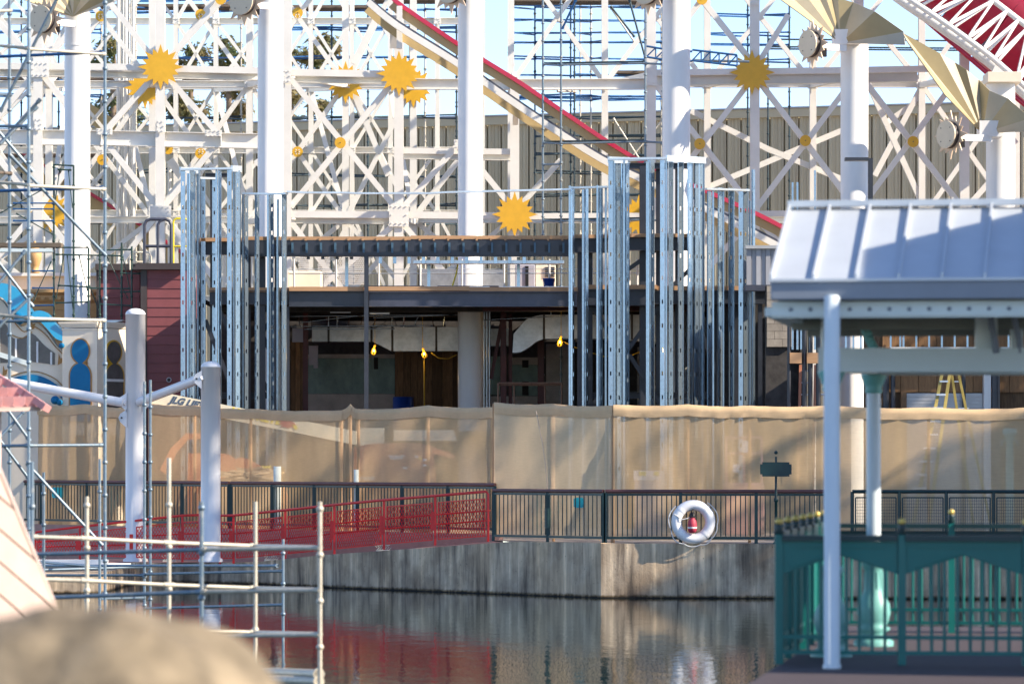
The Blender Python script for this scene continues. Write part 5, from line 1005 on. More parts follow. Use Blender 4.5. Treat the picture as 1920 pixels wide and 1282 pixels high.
MB().pxprism(interp([(352, 985), (352, 862), (362, 850), (420, 850), (440, 860), (462, 860), (530, 905), (545, 985)], 3), 102.0, .3).build('turntable_cover', 'orange', jl)
for x0, x1, y, mt in ((778, 784, 854, 'ink_white'), (786, 791, 857, 'ink_yellow'), (793, 806, 860, 'ink_white'), (793, 804, 870, 'ink_white'), (755, 764, 875, 'ink_white')): pbox(x0, x1, y, y + 4, Ye - .015, .01, 'decal', mt, jl)
# wood debris pile behind the screen
dbp = thing('lumber_pile', (WX(455, 100.8), 100.8, 0), 'pile of pale lumber offcuts behind the tan screen', 'lumber pile')
MB().box(WX(410, 100.5), WX(512, 100.5), 100.5, 101.5, 0, WZ(897, 100.5)).build('pallet_stack', 'debris_wood', dbp)
for i in range(34):
    p = W(rnd.uniform(412, 508), 896 - rnd.uniform(0, 20) * (1 - abs(i % 9 - 4) / 6), rnd.uniform(100.5, 101.2)); a = rnd.uniform(-.5, .5); l_ = rnd.uniform(.15, .5); MB().beam(p - Vector((l_ * math.cos(a), rnd.uniform(-.1, .1), l_ * math.sin(a) * .4)), p + Vector((l_ * math.cos(a), rnd.uniform(-.1, .1), l_ * math.sin(a) * .4)), .05, rnd.uniform(.03, .09)).build('offcut', 'debris_wood', dbp)
# yellow caution placard and pallets behind left railing
tag(pbox(441, 452, 911, 925, 101.9, .02, 'caution_placard', 'ink_yellow', None), 'small yellow placard on the railing screen right of the shorter pile', 'sign')
# ================================================================ RIGHT BUILDING BEHIND THE PAVILION
rb_ = thing('raw_building', (WX(1700, 100), 101, 0), 'unfinished building of plywood and pale studs behind the pavilion', 'building'); Y = 100.5
MB().box(WX(1652, Y), WX(1960, Y), Y + .5, Y + 5, 0, WZ(600, Y)).build('core', 'old_board', rb_)
for i in range(9): pbox(1655 + i * 34, 1688 + i * 34, 655, 735, Y + .42, .07, 'plywood_sheet', 'plywood', rb_)
for i in range(9): pbox(1655 + i * 34, 1688 + i * 34, 600, 654.5, Y + .43, .06, 'plywood_sheet', 'plywood', rb_)
for x in list(range(1672, 1845, 24)) + [1690, 1893]: stud(rb_, x, 596, Y, 82, WZ(652, Y), .15)
for x0, x1 in ((1670, 1841), (1878, 1896)): pbox(x0, x1, 650.5, 654.5, Y - .1, .2, 'sill_plate', 'white', rb_)
pbox(1650, 1960, 655, 662, Y - .05, .4, 'ledger_board', 'wood_edge', rb_)
for x in (1488, 1497, 1504, 1521, 1530, 1588, 1602, 1616): stud(rb_, x, 345 if x < 1500 else (318 if x == 1530 else 560), Y + .1, 84, WZ(655, Y), .15)
for x0, x1 in ((1481, 1503), (1513, 1535)): pbox(x0, x1, 661, 681, Y - .05, .3, 'timber_block', 'wood_edge', rb_)
for x, w_ in ((1480, 7), (1509, 9), (1520, 9), (1535, 9), (1662, 12), (1675, 9), (1868, 16), (1808, 7)): p = WX(x, Y); MB().lathe((p, Y + .1, 0), [(w_ * .0067, 0), (w_ * .0067, WZ(560 if x < 1600 else 660, Y))], 14).build('post', 'steel_dark', rb_)
pbox(1692, 1845, 737, 995, Y + .33, .08, 'shutter_backing', 'shutter', rb_)
for i in range(36): pbox(1700, 1842, 738.5 + i * 6.6, 744.3 + i * 6.6, Y + .29, .05, 'shutter_slat', 'shutter', rb_)
pbox(1845, 1858, 690, 995, Y + .1, .3, 'door_jamb', 'white', rb_)
pbox(1690, 1700, 735, 995, Y + .2, .25, 'door_jamb', 'old_board', rb_)
bl = thing('block_wall', (WX(1450, 103), 103, 0), 'concrete block pier with grey ribbed parapet right of the steel deck', 'wall')
for j in range(16):
    for i in range(3):
        z = WZ(650, 103) + j * .2; xl, xr = WX(1438, 103), WX(1486, 103); x0 = xl + i * .4 - (.2 if j % 2 else 0); x1_ = min(x0 + .392, xr); x0 = max(x0, xl); z1_ = min(z + .192, WZ(536, 103))
        if z1_ - z > .05 and x1_ - x0 > .05: MB().box(x0, x1_, 103, 103.3, z, z1_).build('block', 'concrete_block', bl)
MB().box(WX(1436, 103.1), WX(1482, 103.1), 103.12, 103.4, 0, WZ(536, 103.1)).build('core', 'ceiling_dark', bl)
for i in range(9): pbox(1400 + i * 9, 1408.4 + i * 9, 466, 534, 103.8 + .04 * (i % 2), .15, 'parapet_panel', 'corrugated_grey', bl)
pbox(1398, 1484, 460, 466, 103.7, .3, 'parapet_cap', 'trim_grey', bl)
pbox(1398, 1484, 534, 545, 103.5, .6, 'parapet_beam', 'steel_slate', bl)
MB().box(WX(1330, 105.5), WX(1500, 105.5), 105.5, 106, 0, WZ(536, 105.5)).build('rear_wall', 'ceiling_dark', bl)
ll = thing('light_pole', (WX(1632, 102), 102, 0), 'dark angled light pole before the white column above the pavilion', 'lamp post'); X = WX(1632, 102)
MB().box(X - .06, X + .06, 101.94, 102.06, 0, WZ(297, 102)).build('pole', 'steel_dark', ll); MB().box(WX(1584, 102), X - .061, 101.85, 102.15, WZ(302, 102), WZ(296, 102)).build('lamp_head', 'steel_dark', ll)
ld = thing('step_ladder', (WX(1770, 96), 96, 0), 'tall yellow step ladder behind the tan screen at right', 'ladder'); Yl = 96.0
top = W(1776, 690, Yl)
for sx, y1 in ((-1, 0), (1, 1)):
    a, b_ = W(1708 if sx < 0 else 1738, 925, Yl - .5), W(1768 if sx < 0 else 1782, 690, Yl); a.z = 0; MB().beam(a, b_, .075, .04).build('front_rail', 'ladder_yellow', ld)
    a, b_ = W(1828 if sx < 0 else 1862, 925, Yl + .7), W(1783 if sx < 0 else 1795, 690, Yl + .05); a.z = 0; MB().beam(a, b_, .06, .04).build('rear_rail', 'ladder_yellow', ld)
for k in range(9):
    u = (k + .4) / 9.4; a = W(1708, 925, Yl - .5).lerp(W(1768, 690, Yl), u); b_ = W(1738, 925, Yl - .5).lerp(W(1782, 690, Yl), u); MB().beam(a, b_, .04, .1).build('tread', 'aluminium', ld)
    a = W(1828, 925, Yl + .7).lerp(W(1783, 690, Yl + .05), u); b_ = W(1862, 925, Yl + .7).lerp(W(1795, 690, Yl + .05), u)
    if k % 2 == 0: MB().beam(a, b_, .025, .025).build('rear_bar', 'aluminium', ld)
MB().box(top.x - .12, top.x + .22, Yl - .1, Yl + .15, top.z, top.z + .06).build('top_cap', 'ladder_yellow', ld)
for x, lb in ((1500, 'left orange fibreglass ladder behind the dark posts'), (1528, 'right orange fibreglass ladder behind the dark posts')):
    t = thing('orange_ladder', (WX(x, 102.3), 102.3, 0), lb, 'ladder', 'orange ladders')
    for dx in (0, .28): a, b_ = Vector((WX(x - 6, 101.6) + dx, 101.6, 0)), Vector((WX(x + 1, 102.3) + dx, 102.3, WZ(684, 102.3))); MB().beam(a, b_, .07, .04).build('rail', 'orange', t)
    for k in range(14): u = (k + .5) / 14; a, b_ = Vector((WX(x - 6, 101.6), 101.6, 0)), Vector((WX(x + 1, 102.3), 102.3, WZ(684, 102.3))); p = a.lerp(b_, u); MB().tube(p, p + Vector((.28, 0, 0)), .016, 6).build('rung', 'aluminium', t)
Yv = 92; X = WX(1893, Yv); vt = thing('drinking_stand', (X, Yv, 0), 'pale green capped standpipe with two arms behind the right screen', 'standpipe'); MB().lathe((X, Yv, 0), [(.14, 0), (.14, .1), (.09, .12), (.085, WZ(820, Yv)), (.16, WZ(814, Yv)), (.16, WZ(806, Yv)), (.13, WZ(803, Yv))], 18).build('column', 'teal_pale', vt)
for s_ in (-1, 1): MB().path([(X, Yv, WZ(828, Yv)), (X + s_ * .1, Yv, WZ(824, Yv)), (X + s_ * .17, Yv, WZ(828, Yv)), (X + s_ * .19, Yv, WZ(835, Yv))], .025, 8).build('arm', 'teal_pale', vt)
sl_ = thing('scissor_lift', (WX(1400, 97.5), 97.5, 0), 'faint orange lift platform with white notices behind the right screen', 'lift')
for a in ((1362, 820, 1362, 905), (1428, 820, 1428, 905), (1362, 820, 1428, 820), (1362, 850, 1428, 850), (1395, 820, 1395, 905)): MB().tube(W(a[0], a[1], 97.5), W(a[2], a[3], 97.5), .03, 8).build('guard_rail', 'pink_shingle', sl_)
MB().box(WX(1358, 97.5), WX(1432, 97.5), 97.2, 98.4, 0, WZ(905, 97.5)).build('base', 'pink_shingle', sl_, bevel=.03); pbox(1392, 1408, 826, 848, 97.42, .02, 'notice', 'ink_white', sl_); pbox(1374, 1386, 870, 885, 97.15, .02, 'notice', 'ink_white', sl_)
tag(pbox(1188, 1240, 882, 900, 97.6, .03, 'warning_board', 'ink_white', None), 'faint white board with yellow strips behind the right screen', 'sign')
for x0, x1 in ((1198, 1211), (1226, 1236)): pbox(x0, x1, 884, 891, 97.58, .015, 'strip', 'ink_yellow', bpy.data.objects['warning_board'])
b_ = bpy.data.objects['warning_board']; MB().box(WX(1190, 97.7), WX(1238, 97.7), 97.64, 98.0, 0, WZ(900.5, 97.6)).build('stand', 'unit_grey', b_)
# ================================================================ SCAFFOLDING
class Scaf:
    def __init__(s, loc, label, r=.024, mt='pipe_galv', group='scaffolds'):
        s.t = thing('scaffold', loc, label, 'scaffold', group); s.r = r; s.mt = mt
    def std(s, x, y0, y1, Y, ground=None, mt=None, step=.5):
        p0 = W(x, y0, Y); p1 = W(x, y1, Y)
        if ground is not None: p1.z = ground
        m = MB(); m.tube((p0.x, Y, p1.z), (p0.x, Y, p0.z), s.r, 8); z = p1.z + .25
        while z < p0.z - .06:
            m.lathe((p0.x, Y, z), [(s.r, -.03), (s.r * 1.55, -.02), (s.r * 1.7, 0), (s.r * 1.55, .02), (s.r, .03)], 8); z += step
        m.build('standard', mt or s.mt, s.t)
    def pipe(s, a, b_, name='ledger', mt=None, r=None): 
        m = MB(); pa, pb = W(*a), W(*b_); m.tube(pa, pb, r or s.r, 8); d_ = (pb - pa).normalized()
        for p, k in ((pa, 1), (pb, -1)): m.tube(p, p + d_ * k * .07, (r or s.r) * 1.35, 8)
        m.build(name, mt or s.mt, s.t)
# ---- near left scaffold standing in the water
N1 = Scaf(W(120, 900, 60), 'tall galvanised scaffold in the water at the left edge')
Ya, Yb2, Yc2 = 60, 62.5, 61
N1.std(18, -30, 925, Yb2, WATER_Z - .3); N1.std(54, -30, 1150, Ya, WATER_Z - .3); N1.std(197, -30, 1060, Yc2, WATER_Z - .3)
for y, mt1, mt2 in ((90, 'pipe_sunlit', 'pipe_blue'), (346, 'pipe_sunlit', 'pipe_blue'), (595, 'pipe_sunlit', 'pipe_galv')):  # beige and blue ledgers: sun and shade put into the pipe colours
    N1.pipe((54, y + 2, Ya), (197, y + 13 - y * .012, Yc2), mt=mt1); N1.pipe((-40, y - 8, Ya + .4), (54, y + 1, Ya), mt=mt1); N1.pipe((-40, y + 20 - y * .02, 62), (194, y + 9 - y * .008, 61.2), mt=mt2)
N1.pipe((-30, 237, 60.3), (54, 237, 60)); N1.pipe((-30, 175, 60.3), (20, 178, 62)); N1.pipe((-30, 22, 60.4), (20, 20, 62), mt='pipe_sunlit'); N1.pipe((-30, 322, 60.4), (20, 325, 62), mt='plank')
N1.pipe((54, 835, Ya), (192, 834, Yc2)); N1.pipe((-40, 836, Ya + .4), (54, 835, Ya))
for a in ((110, -8, 0, 210), (76, 186, -20, 290), (-10, 238, 62, 322), (18, 290, 199, 480), (-10, 482, 62, 575), (-10, 540, 48, 470), (-5, 615, 62, 552), (-10, 830, 48, 768), (12, 765, 56, 826), (-5, 818, 56, 900), (50, 868, 192, 1022), (0, 270, 70, 200)):
    N1.pipe((a[0], a[1], Ya + .35), (a[2], a[3], Ya + .5), 'diagonal')
N1.std(163, 930, 1150, 58, WATER_Z - .3, 'pipe_sunlit'); N1.std(82, 885, 1062, 64, WATER_Z - .3)
# ---- near low scaffold, most pipes coloured as if sunlit
N2 = Scaf(W(450, 1100, 45), 'low pale scaffold standing in the water in front of the ramp'); Yp, Yq = 43.5, 50
N2.std(600, 940, 1290, Yp, WATER_Z - .3, 'pipe_sunlit'); N2.std(479, 940, 1200, 48, WATER_Z - .3, 'pipe_sunlit'); N2.std(317, 858, 1160, 47.5, WATER_Z - .3, 'pipe_sunlit'); N2.std(163, 932, 1150, 47, WATER_Z - .3, 'pipe_sunlit'); N2.std(378, 940, 1180, 44.5, WATER_Z - .3, 'pipe_galv'); N2.std(60, 865, 1190, 45.5, WATER_Z - .3, 'pipe_galv')
for y in (1028, 1107, 1190):
    N2.pipe((378, y + 2, 44.5), (600, y - 1, Yp), mt='pipe_sunlit'); N2.pipe((-40, y + 13 + (y - 1028) * .06, 46.2), (60, y + 11 + (y - 1028) * .04, 45.5)); N2.pipe((60, y + 11 + (y - 1028) * .04, 45.5), (378, y + 2, 44.5))
    N2.pipe((60, y - 22, 46.8), (163, y - 19, 47), mt='pipe_sunlit'); N2.pipe((163, y - 19, 47), (317, y - 11, 47.5), mt='pipe_sunlit'); N2.pipe((317, y - 11, 47.5), (479, y - 5, 48), mt='pipe_sunlit'); N2.pipe((479, y - 5, 48), (600, y - 2, Yp), mt='pipe_sunlit')
for a, mt in (((480, 1258, 46.5), 'pipe_sunlit'), ((480, 1272, 45.2), 'pipe_sunlit')): N2.pipe(a, (598, a[1] + 5, Yp + .15), mt=mt, r=.05)
# ---- blue grey scaffold in the water before the ramp wall
N3 = Scaf(W(300, 1080, 72), 'bluish scaffold in the water close to the ramp wall')
N3.std(271, 715, 1100, 70, WATER_Z - .3); N3.std(282, 712, 1085, 73, WATER_Z - .3); N3.std(187, 860, 1120, 68, WATER_Z - .3); N3.std(531, 1010, 1180, 66, WATER_Z - .3)
for a in ((80, 1060, 72, 520, 1060, 66), (75, 1068, 72, 282, 1062, 73), (80, 1078, 71, 271, 1078, 70), (271, 1076, 70, 531, 1070, 66), (271, 1140, 70, 531, 1133, 66), (76, 1053, 74, 187, 1062, 68), (187, 1122, 68, 271, 1120, 70)): N3.pipe(a[:3], a[3:], mt='pipe_galv')
tag(MB().beam(W(62, 1053, 88), W(202, 1053, 88), .1, .3).build('plank', 'white_pile'), 'white plank lying on the left landing', 'plank')
# ---- green frame scaffold before the tan building
N4 = Scaf(W(180, 600, 108), 'dark green frame scaffold before the tan building at left', r=.026, mt='pipe_green')
Z4 = 0
for x, y0, Y in ((101, 308, 108.3), (138, 310, 108.3), (166, 465, 108), (187, 460, 108.2), (228, 455, 108.2), (247, 462, 108.2)): N4.std(x, y0, 620, Y, 0, 'pipe_green')
for a in ((101, 309, 138, 311), (108, 318, 134, 319), (104, 464, 166, 464), (104, 477, 187, 479), (108, 535, 166, 538), (104, 568, 166, 566), (187, 469, 247, 468), (187, 478, 228, 480), (168, 540, 244, 541), (187, 570, 246, 573), (225, 512, 264, 513), (225, 548, 264, 546), (24, 381, 101, 381), (24, 392, 101, 392), (24, 414, 101, 414), (60, 508, 101, 508), (60, 540, 101, 540), (60, 573, 101, 572)): N4.pipe((a[0], a[1], 108.2), (a[2], a[3], 108.2), r=.02, mt='pipe_green' if a[0] > 100 else 'pipe_blue')
for a in ((112, 318, 104, 375), (128, 318, 136, 390), (120, 478, 105, 560), (126, 478, 138, 590), (148, 478, 164, 545), (168, 535, 188, 590), (230, 480, 247, 560), (200, 480, 240, 560), (30, 400, 100, 440), (0, 400, 90, 350), (96, 490, 62, 565)): N4.pipe((a[0], a[1], 108.25), (a[2], a[3], 108.25), 'brace', r=.014)
pl = [((-20, 460), (116, 460), 8, 'plank'), ((-20, 470), (100, 470), 6, 'pav_paint')]
for a, b_, h_, mt in pl: MB().beam(W(*a, 108.1), W(*b_, 108.1), h_ * 108 / F, .5).build('deck_plank', mt, N4.t)
# ---- tall scaffold in the centre among the coaster
N5 = Scaf(W(1130, 978, 113.7), 'tall blue grey scaffold in front of the truss at picture centre right', r=.03, mt='pipe_galv')
for x, Y in ((1018, 113.9), (1052, 113.5), (1210, 113.5), (1243, 113.1)): N5.std(x, -30, 440, Y, 0)
for y in (121, 268, 414): N5.pipe((1018, y, 113.9), (1052, y + 2, 113.5)); N5.pipe((1052, y + 1, 113.5), (1210, y - 2, 113.5)); N5.pipe((1210, y - 2, 113.5), (1243, y, 113.1)); N5.pipe((1018, y - 2, 114.1), (1210, y - 5, 113.9), mt='pipe_dark')
N5.pipe((1018, 309, 113.9), (1052, 308, 113.5)); N5.pipe((1054, 55, 113.4), (1080, 0, 113.2), 'diagonal', 'pipe_blue'); N5.pipe((1180, 0, 113.7), (1210, 110, 113.7), 'diagonal', 'pipe_dark'); N5.pipe((1145, 12, 114.1), (1190, 70, 114.1), 'diagonal', 'pipe_dark')
N5.pipe((1045, 171, 113.7), (1080, 172, 114.1), mt='pipe_sunlit')
bt_ = thing('blue_lattice_beam', W(1330, 115, 116), 'blue lattice girder across the tall right hand column', 'lattice girder')
for xa, xb in ((1212, 1247), (1298, 1382)):
    dY = 0; a0, b0, a1, b1 = W(xa, 87 + (xa - 1212) * .08, 115), W(xb, 90 + (xb - 1212) * .08, 115), W(xa, 107 + (xa - 1212) * .08, 115), W(xb, 110 + (xb - 1212) * .08, 115)
    MB().tube(a0, b0, .03, 8).build('chord', 'pipe_blue', bt_); MB().tube(a1, b1, .03, 8).build('chord', 'pipe_blue', bt_); n_ = 2 if xb - xa < 50 else 5
    for k in range(n_): u, v = k / n_, (k + 1) / n_; MB().tube(a1.lerp(b1, u), a0.lerp(b0, v), .02, 6).build('lattice_bar', 'pipe_blue', bt_); MB().tube(a1.lerp(b1, v), a0.lerp(b0, v), .02, 6).build('lattice_bar', 'pipe_blue', bt_)
MB().tube(W(1298, 113, 115.2), W(1405, 116, 115.2), .035, 8).build('tube', 'pipe_galv', bt_); MB().tube(W(1247, 94, 115), W(1298, 97, 115), .03, 8).build('chord', 'pipe_blue', bt_); MB().tube(W(1247, 112, 115), W(1298, 115, 115), .03, 8).build('chord', 'pipe_blue', bt_)
# ---- scaffolds behind the truss
def back_scaf(xs, Y, ys, label, mt='pipe_dark', diag=(), deck=None, dY=2.2, lo=0, r=.03):
    s = Scaf(W(sum(xs) / len(xs), 978, Y), label, r=r, mt=mt)
    for i, x in enumerate(xs): s.std(x, -30, 440, Y + (i % 2) * dY, lo, 'pipe_sunlit' if i % 3 == 0 else 'pipe_dark')
    for y in ys:
        for i in range(len(xs) - 1): s.pipe((xs[i], y + rnd.uniform(-1, 1), Y + (i % 2) * dY), (xs[i + 1], y + rnd.uniform(-4, 4), Y + ((i + 1) % 2) * dY), mt='pipe_blue' if y < 220 else 'pipe_dark')
        s.pipe((xs[0], y + rnd.uniform(-5, 5), Y + dY), (xs[-1], y + rnd.uniform(-5, 5), Y + dY), mt='pipe_blue' if y < 220 else 'pipe_dark', r=r * .9)
    for a in diag: s.pipe((a[0], a[1], Y + .5), (a[2], a[3], Y + .5), 'diagonal', 'pipe_sunlit')
    for (x0, x1, y) in (deck or ()): MB().beam(W(x0, y, Y + 1), W(x1, y, Y + 1), .09, 1.2).build('deck_plank', 'plank', s.t)
back_scaf([962, 1003, 1077, 1108, 1134, 1245], 136, (14, 40, 62, 80, 110, 140, 180, 188), 'dark scaffold behind the truss between the central columns', diag=((1145, 15, 1190, 80), (1150, 222, 1200, 300), (1245, 222, 1180, 300)), deck=((956, 1250, 4), (1150, 1245, 138)))
back_scaf([1003, 1070, 1077, 1088, 1108, 1134, 1240], 138.5, (222, 256, 290, 325, 365, 400), 'lower dark scaffold before the warehouse right of the central column', dY=1.5)
back_scaf([544, 622, 690, 797, 856], 135, (17, 40, 52, 57, 108, 152, 220), 'dark scaffold behind the truss between the second and third tall columns', deck=((535, 690, 16), (700, 870, 2)))
back_scaf([545, 622, 690, 768, 797, 856], 137.5, (284, 330, 385, 420), 'lower dark scaffold before the warehouse left of the central column', dY=1.5)
back_scaf([255, 330, 402, 452], 136, (2, 14, 22, 110, 148, 220, 285, 320), 'dark scaffold behind the leftmost golden sun', deck=((190, 460, 14), (190, 460, 150), (190, 460, 395)))
back_scaf([-10, 40, 110, 190], 137, (20, 60, 150, 180, 290, 340, 420), 'dark scaffold behind the far left tall column', deck=((-20, 200, 290), (-20, 200, 150)))
back_scaf([1326, 1402, 1480], 135, (30, 65, 85, 115), 'dark scaffold behind the right golden sun')
s6 = Scaf(W(1660, 978, 134), 'pair of dark scaffold pipes behind the far right columns', r=.028, mt='pipe_dark')
for x in (1440, 1810): s6.std(x, 60, 440, 134, 0)
for y in (74, 88, 92): s6.pipe((1440, y, 134), (1810, y + 3, 134))
# stair tower at left behind the braces
stt = thing('stair_flight', W(340, 978, 126), 'pale metal stair flight behind the left braces', 'stairs')
for s_ in (0, 1.0): MB().beam(W(318, 300, 125 + s_), W(420, 445, 125 + s_), .25, .04).build('stringer', 'white_truss', stt)
for i in range(12): u = (i + .5) / 12; p = W(318 + 102 * u, 300 + 145 * u, 125); MB().box(p.x - .14, p.x + .14, 125.03, 125.98, p.z - .02, p.z + .02).build('tread', 'aluminium', stt)
for x, y in ((318, 300), (420, 445)): p = W(x, y, 125.5); MB().tube((p.x, 125.5, 0), (p.x, 125.5, p.z - .1), .06, 8).build('post', 'white_truss', stt)
# ================================================================ PAVILION ON THE RIGHT
ang = math.radians(8.5); U = Vector((math.cos(ang), -math.sin(ang), 0)); V = Vector((math.sin(ang), math.cos(ang), 0))
def pav(O, u, v, z): return O + U * u + V * v + ZH * z
pv = thing('pavilion', (4.8, 38.5, -.05), 'pavilion with pale standing seam metal roof and white posts at right', 'pavilion')
O = Vector((WX(1445, 36), 36, 0)); ZE = WZ(525, 36); ZR = WZ(392, 38.2); LU = 3.4; RUN = 2.2; FZP = -.05
def slab(us, vs, zs): return [pav(O, u, v, z) for u, v, z in zip(us, vs, zs)]
sl_z = (ZR - ZE) / RUN; pn = .383
k = 0; u = .0
while u < LU:
    u1 = min(u + pn, LU); m = MB().hexa([pav(O, u + .004, 0, ZE - .03), pav(O, u1 - .004, 0, ZE - .03), pav(O, u1 - .004, RUN, ZR - .03), pav(O, u + .004, RUN, ZR - .03), pav(O, u + .004, 0, ZE), pav(O, u1 - .004, 0, ZE), pav(O, u1 - .004, RUN, ZR), pav(O, u + .004, RUN, ZR)]); m.build('roof_panel', 'pav_roof', pv)
    MB().hexa([pav(O, u - .011, .02, ZE), pav(O, u + .011, .02, ZE), pav(O, u + .011, RUN - .02, ZR), pav(O, u - .011, RUN - .02, ZR), pav(O, u - .011, .02, ZE + .055), pav(O, u + .011, .02, ZE + .055), pav(O, u + .011, RUN - .02, ZR + .055), pav(O, u - .011, RUN - .02, ZR + .055)]).build('seam', 'pav_roof', pv); u += pn
MB().hexa([pav(O, 0, RUN, ZR - .03), pav(O, LU, RUN, ZR - .03), pav(O, LU, 2 * RUN, ZE - .03), pav(O, 0, 2 * RUN, ZE - .03), pav(O, 0, RUN, ZR - .0), pav(O, LU, RUN, ZR - .0), pav(O, LU, 2 * RUN, ZE), pav(O, 0, 2 * RUN, ZE)]).build('rear_roof', 'pav_roof', pv)
MB().beam(pav(O, -.02, RUN, ZR + .045), pav(O, LU, RUN, ZR + .045), .06, .14).build('ridge_cap', 'pav_roof', pv)
MB().beam(pav(O, .0, .03, ZE - .10), pav(O, LU, .03, ZE - .10), .165, .1).build('gutter', 'pav_gutter', pv, bevel=.015)
MB().beam(pav(O, -.01, -.03, ZE - .005), pav(O, LU, -.03, ZE - .005), .025, .03).build('drip_edge', 'pav_roof', pv)
fb_ = MB().beam(pav(O, .0, .16, ZE - .265), pav(O, LU, .16, ZE - .265), .145, .08).build('eave_beam', 'pav_paint', pv)
for dz in (-.045, .045): MB().beam(pav(O, 0, .11, ZE - .265 + dz), pav(O, LU, .11, ZE - .265 + dz), .012, .02).build('moulding', 'pav_paint', fb_)
for i in range(19): MB().ball(pav(O, .17 + i * .178, .115, ZE - .262), .02, 8).build('rosette', 'pav_gutter', fb_)
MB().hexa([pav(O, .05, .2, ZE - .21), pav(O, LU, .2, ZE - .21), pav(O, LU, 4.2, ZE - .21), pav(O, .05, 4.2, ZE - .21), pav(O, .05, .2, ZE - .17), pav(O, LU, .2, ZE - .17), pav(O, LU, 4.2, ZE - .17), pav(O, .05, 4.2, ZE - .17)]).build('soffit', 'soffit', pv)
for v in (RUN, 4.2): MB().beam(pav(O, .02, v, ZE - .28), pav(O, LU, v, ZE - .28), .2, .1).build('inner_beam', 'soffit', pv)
MB().beam(pav(O, .03, .2, ZE - .28), pav(O, .03, 4.2, ZE - .28), .2, .08).build('side_beam', 'pav_paint', pv)
MB().prism([pav(O, .02, 0.05, ZE - .05), pav(O, .02, RUN, ZR - .05), pav(O, .02, 2 * RUN - .05, ZE - .05)], U * .04).build('gable_end', 'pav_paint', pv)
pX, pY = WX(1560, 35.75), 35.75
MB().lathe((pX, pY, FZP), [(.082, 0), (.082, .03), (.072, .04), (.072, WZ(557, pY) - FZP), (.05, WZ(553, pY) - FZP)], 20).build('front_post', 'pav_post', pv, base=True)
MB().beam((pX, pY + .0, WZ(562, pY)), (pX, pY + .5, WZ(562, pY)), .06, .06).build('post_tie', 'pav_paint', pv)
def colm(px, Y, label):
    X = WX(px, Y); cz = WZ(700 if px > 1600 else 694, Y); 
    o = MB().lathe((X, Y, FZP), [(.2, 0), (.2, .05), (.13, .08), (.13, .14), (.17, .17), (.13, .2), (.15, .25), (.17, .33), (.16, .42), (.12, .5), (.095, .58), (.09, .75), (.105, .78), (.12, .82), (.1, .86)], 20).build('pedestal', 'teal_pale', pv, base=True)
    MB().lathe((X, Y, FZP + .86), [(.073, 0), (.07, cz - .2 - FZP - .86)], 20).build('shaft', 'pav_post', pv)
    for a in range(10): an = a * math.pi / 5; MB().tube((X + math.cos(an) * .09, Y + math.sin(an) * .09, FZP + .52), (X + math.cos(an) * .085, Y + math.sin(an) * .085, FZP + .74), .014, 5).build('flute', 'teal_pale', o)
    MB().lathe((X, Y, cz - .2), [(.075, 0), (.09, .02), (.08, .05), (.1, .1), (.125, .16), (.13, .19), (.12, .2)], 20).build('capital', 'teal_pale', pv)
    return X, Y, cz
colm(1559, 37.9, 'a'); c2_ = colm(1638, 40.1, 'b'); colm(2010, 38.3, 'c')
MB().beam(Vector((WX(1535, 37.9), 37.9, WZ(675, 37.9))), Vector((WX(2030, 37.5), 37.5, WZ(675, 37.5))), .225, .14).build('arch_beam', 'pav_paint', pv); MB().beam(Vector((WX(1617, 40.1), 40.1, WZ(688, 40.1))), Vector((WX(2030, 39.6), 39.6, WZ(688, 39.6))), .16, .14).build('rear_beam', 'pav_paint', pv)
MB().beam(Vector((WX(1559, 37.9), 37.9, WZ(686, 37.9))), Vector((WX(1638, 40.1), 40.1, WZ(688, 40.1))), .14, .14).build('side_tie', 'pav_paint', pv)
def bracket(px, Y, w_, y0=588, y1=660):
    a = W(px, y0, Y); b_ = W(px, y1, Y); MB().beam(a, b_, w_ * Y / F, .12).build('king_post', 'pav_paint', pv)
bracket(1553, 37.85, 26); bracket(1849, 37.7, 40)
MB().path([W(x, y, 39.2) for x, y in interp([(1616, 588), (1620, 610), (1628, 632), (1640, 655), (1645, 662)], 4)], .045, 10).build('curved_bracket', 'teal_pale', pv)
for i in range(7): MB().ball(W(1620 + i * 3.5, 598 + i * 9, 39.13), .025, 8).build('bead', 'teal_pale', pv)
for x in (1868, 1913): MB().path([W(x + dx, y, 37.55) for dx, y in interp([(-12, 588), (-8, 612), (-3, 635), (0, 662)], 4)], .03, 8).build('curved_bracket', 'pav_gutter', pv)
bracket(1906, 39, 22)
MB().hexa([pav(O, .03, -3.4, -1.6), pav(O, LU + 6, -3.4, -1.6), pav(O, LU + 6, 9, -1.6), pav(O, .03, 9, -1.6), pav(O, .03, -3.4, FZP), pav(O, LU + 6, -3.4, FZP), pav(O, LU + 6, 9, FZP), pav(O, .03, 9, FZP)]).build('platform', 'lavender_floor', pv, bevel=.02)
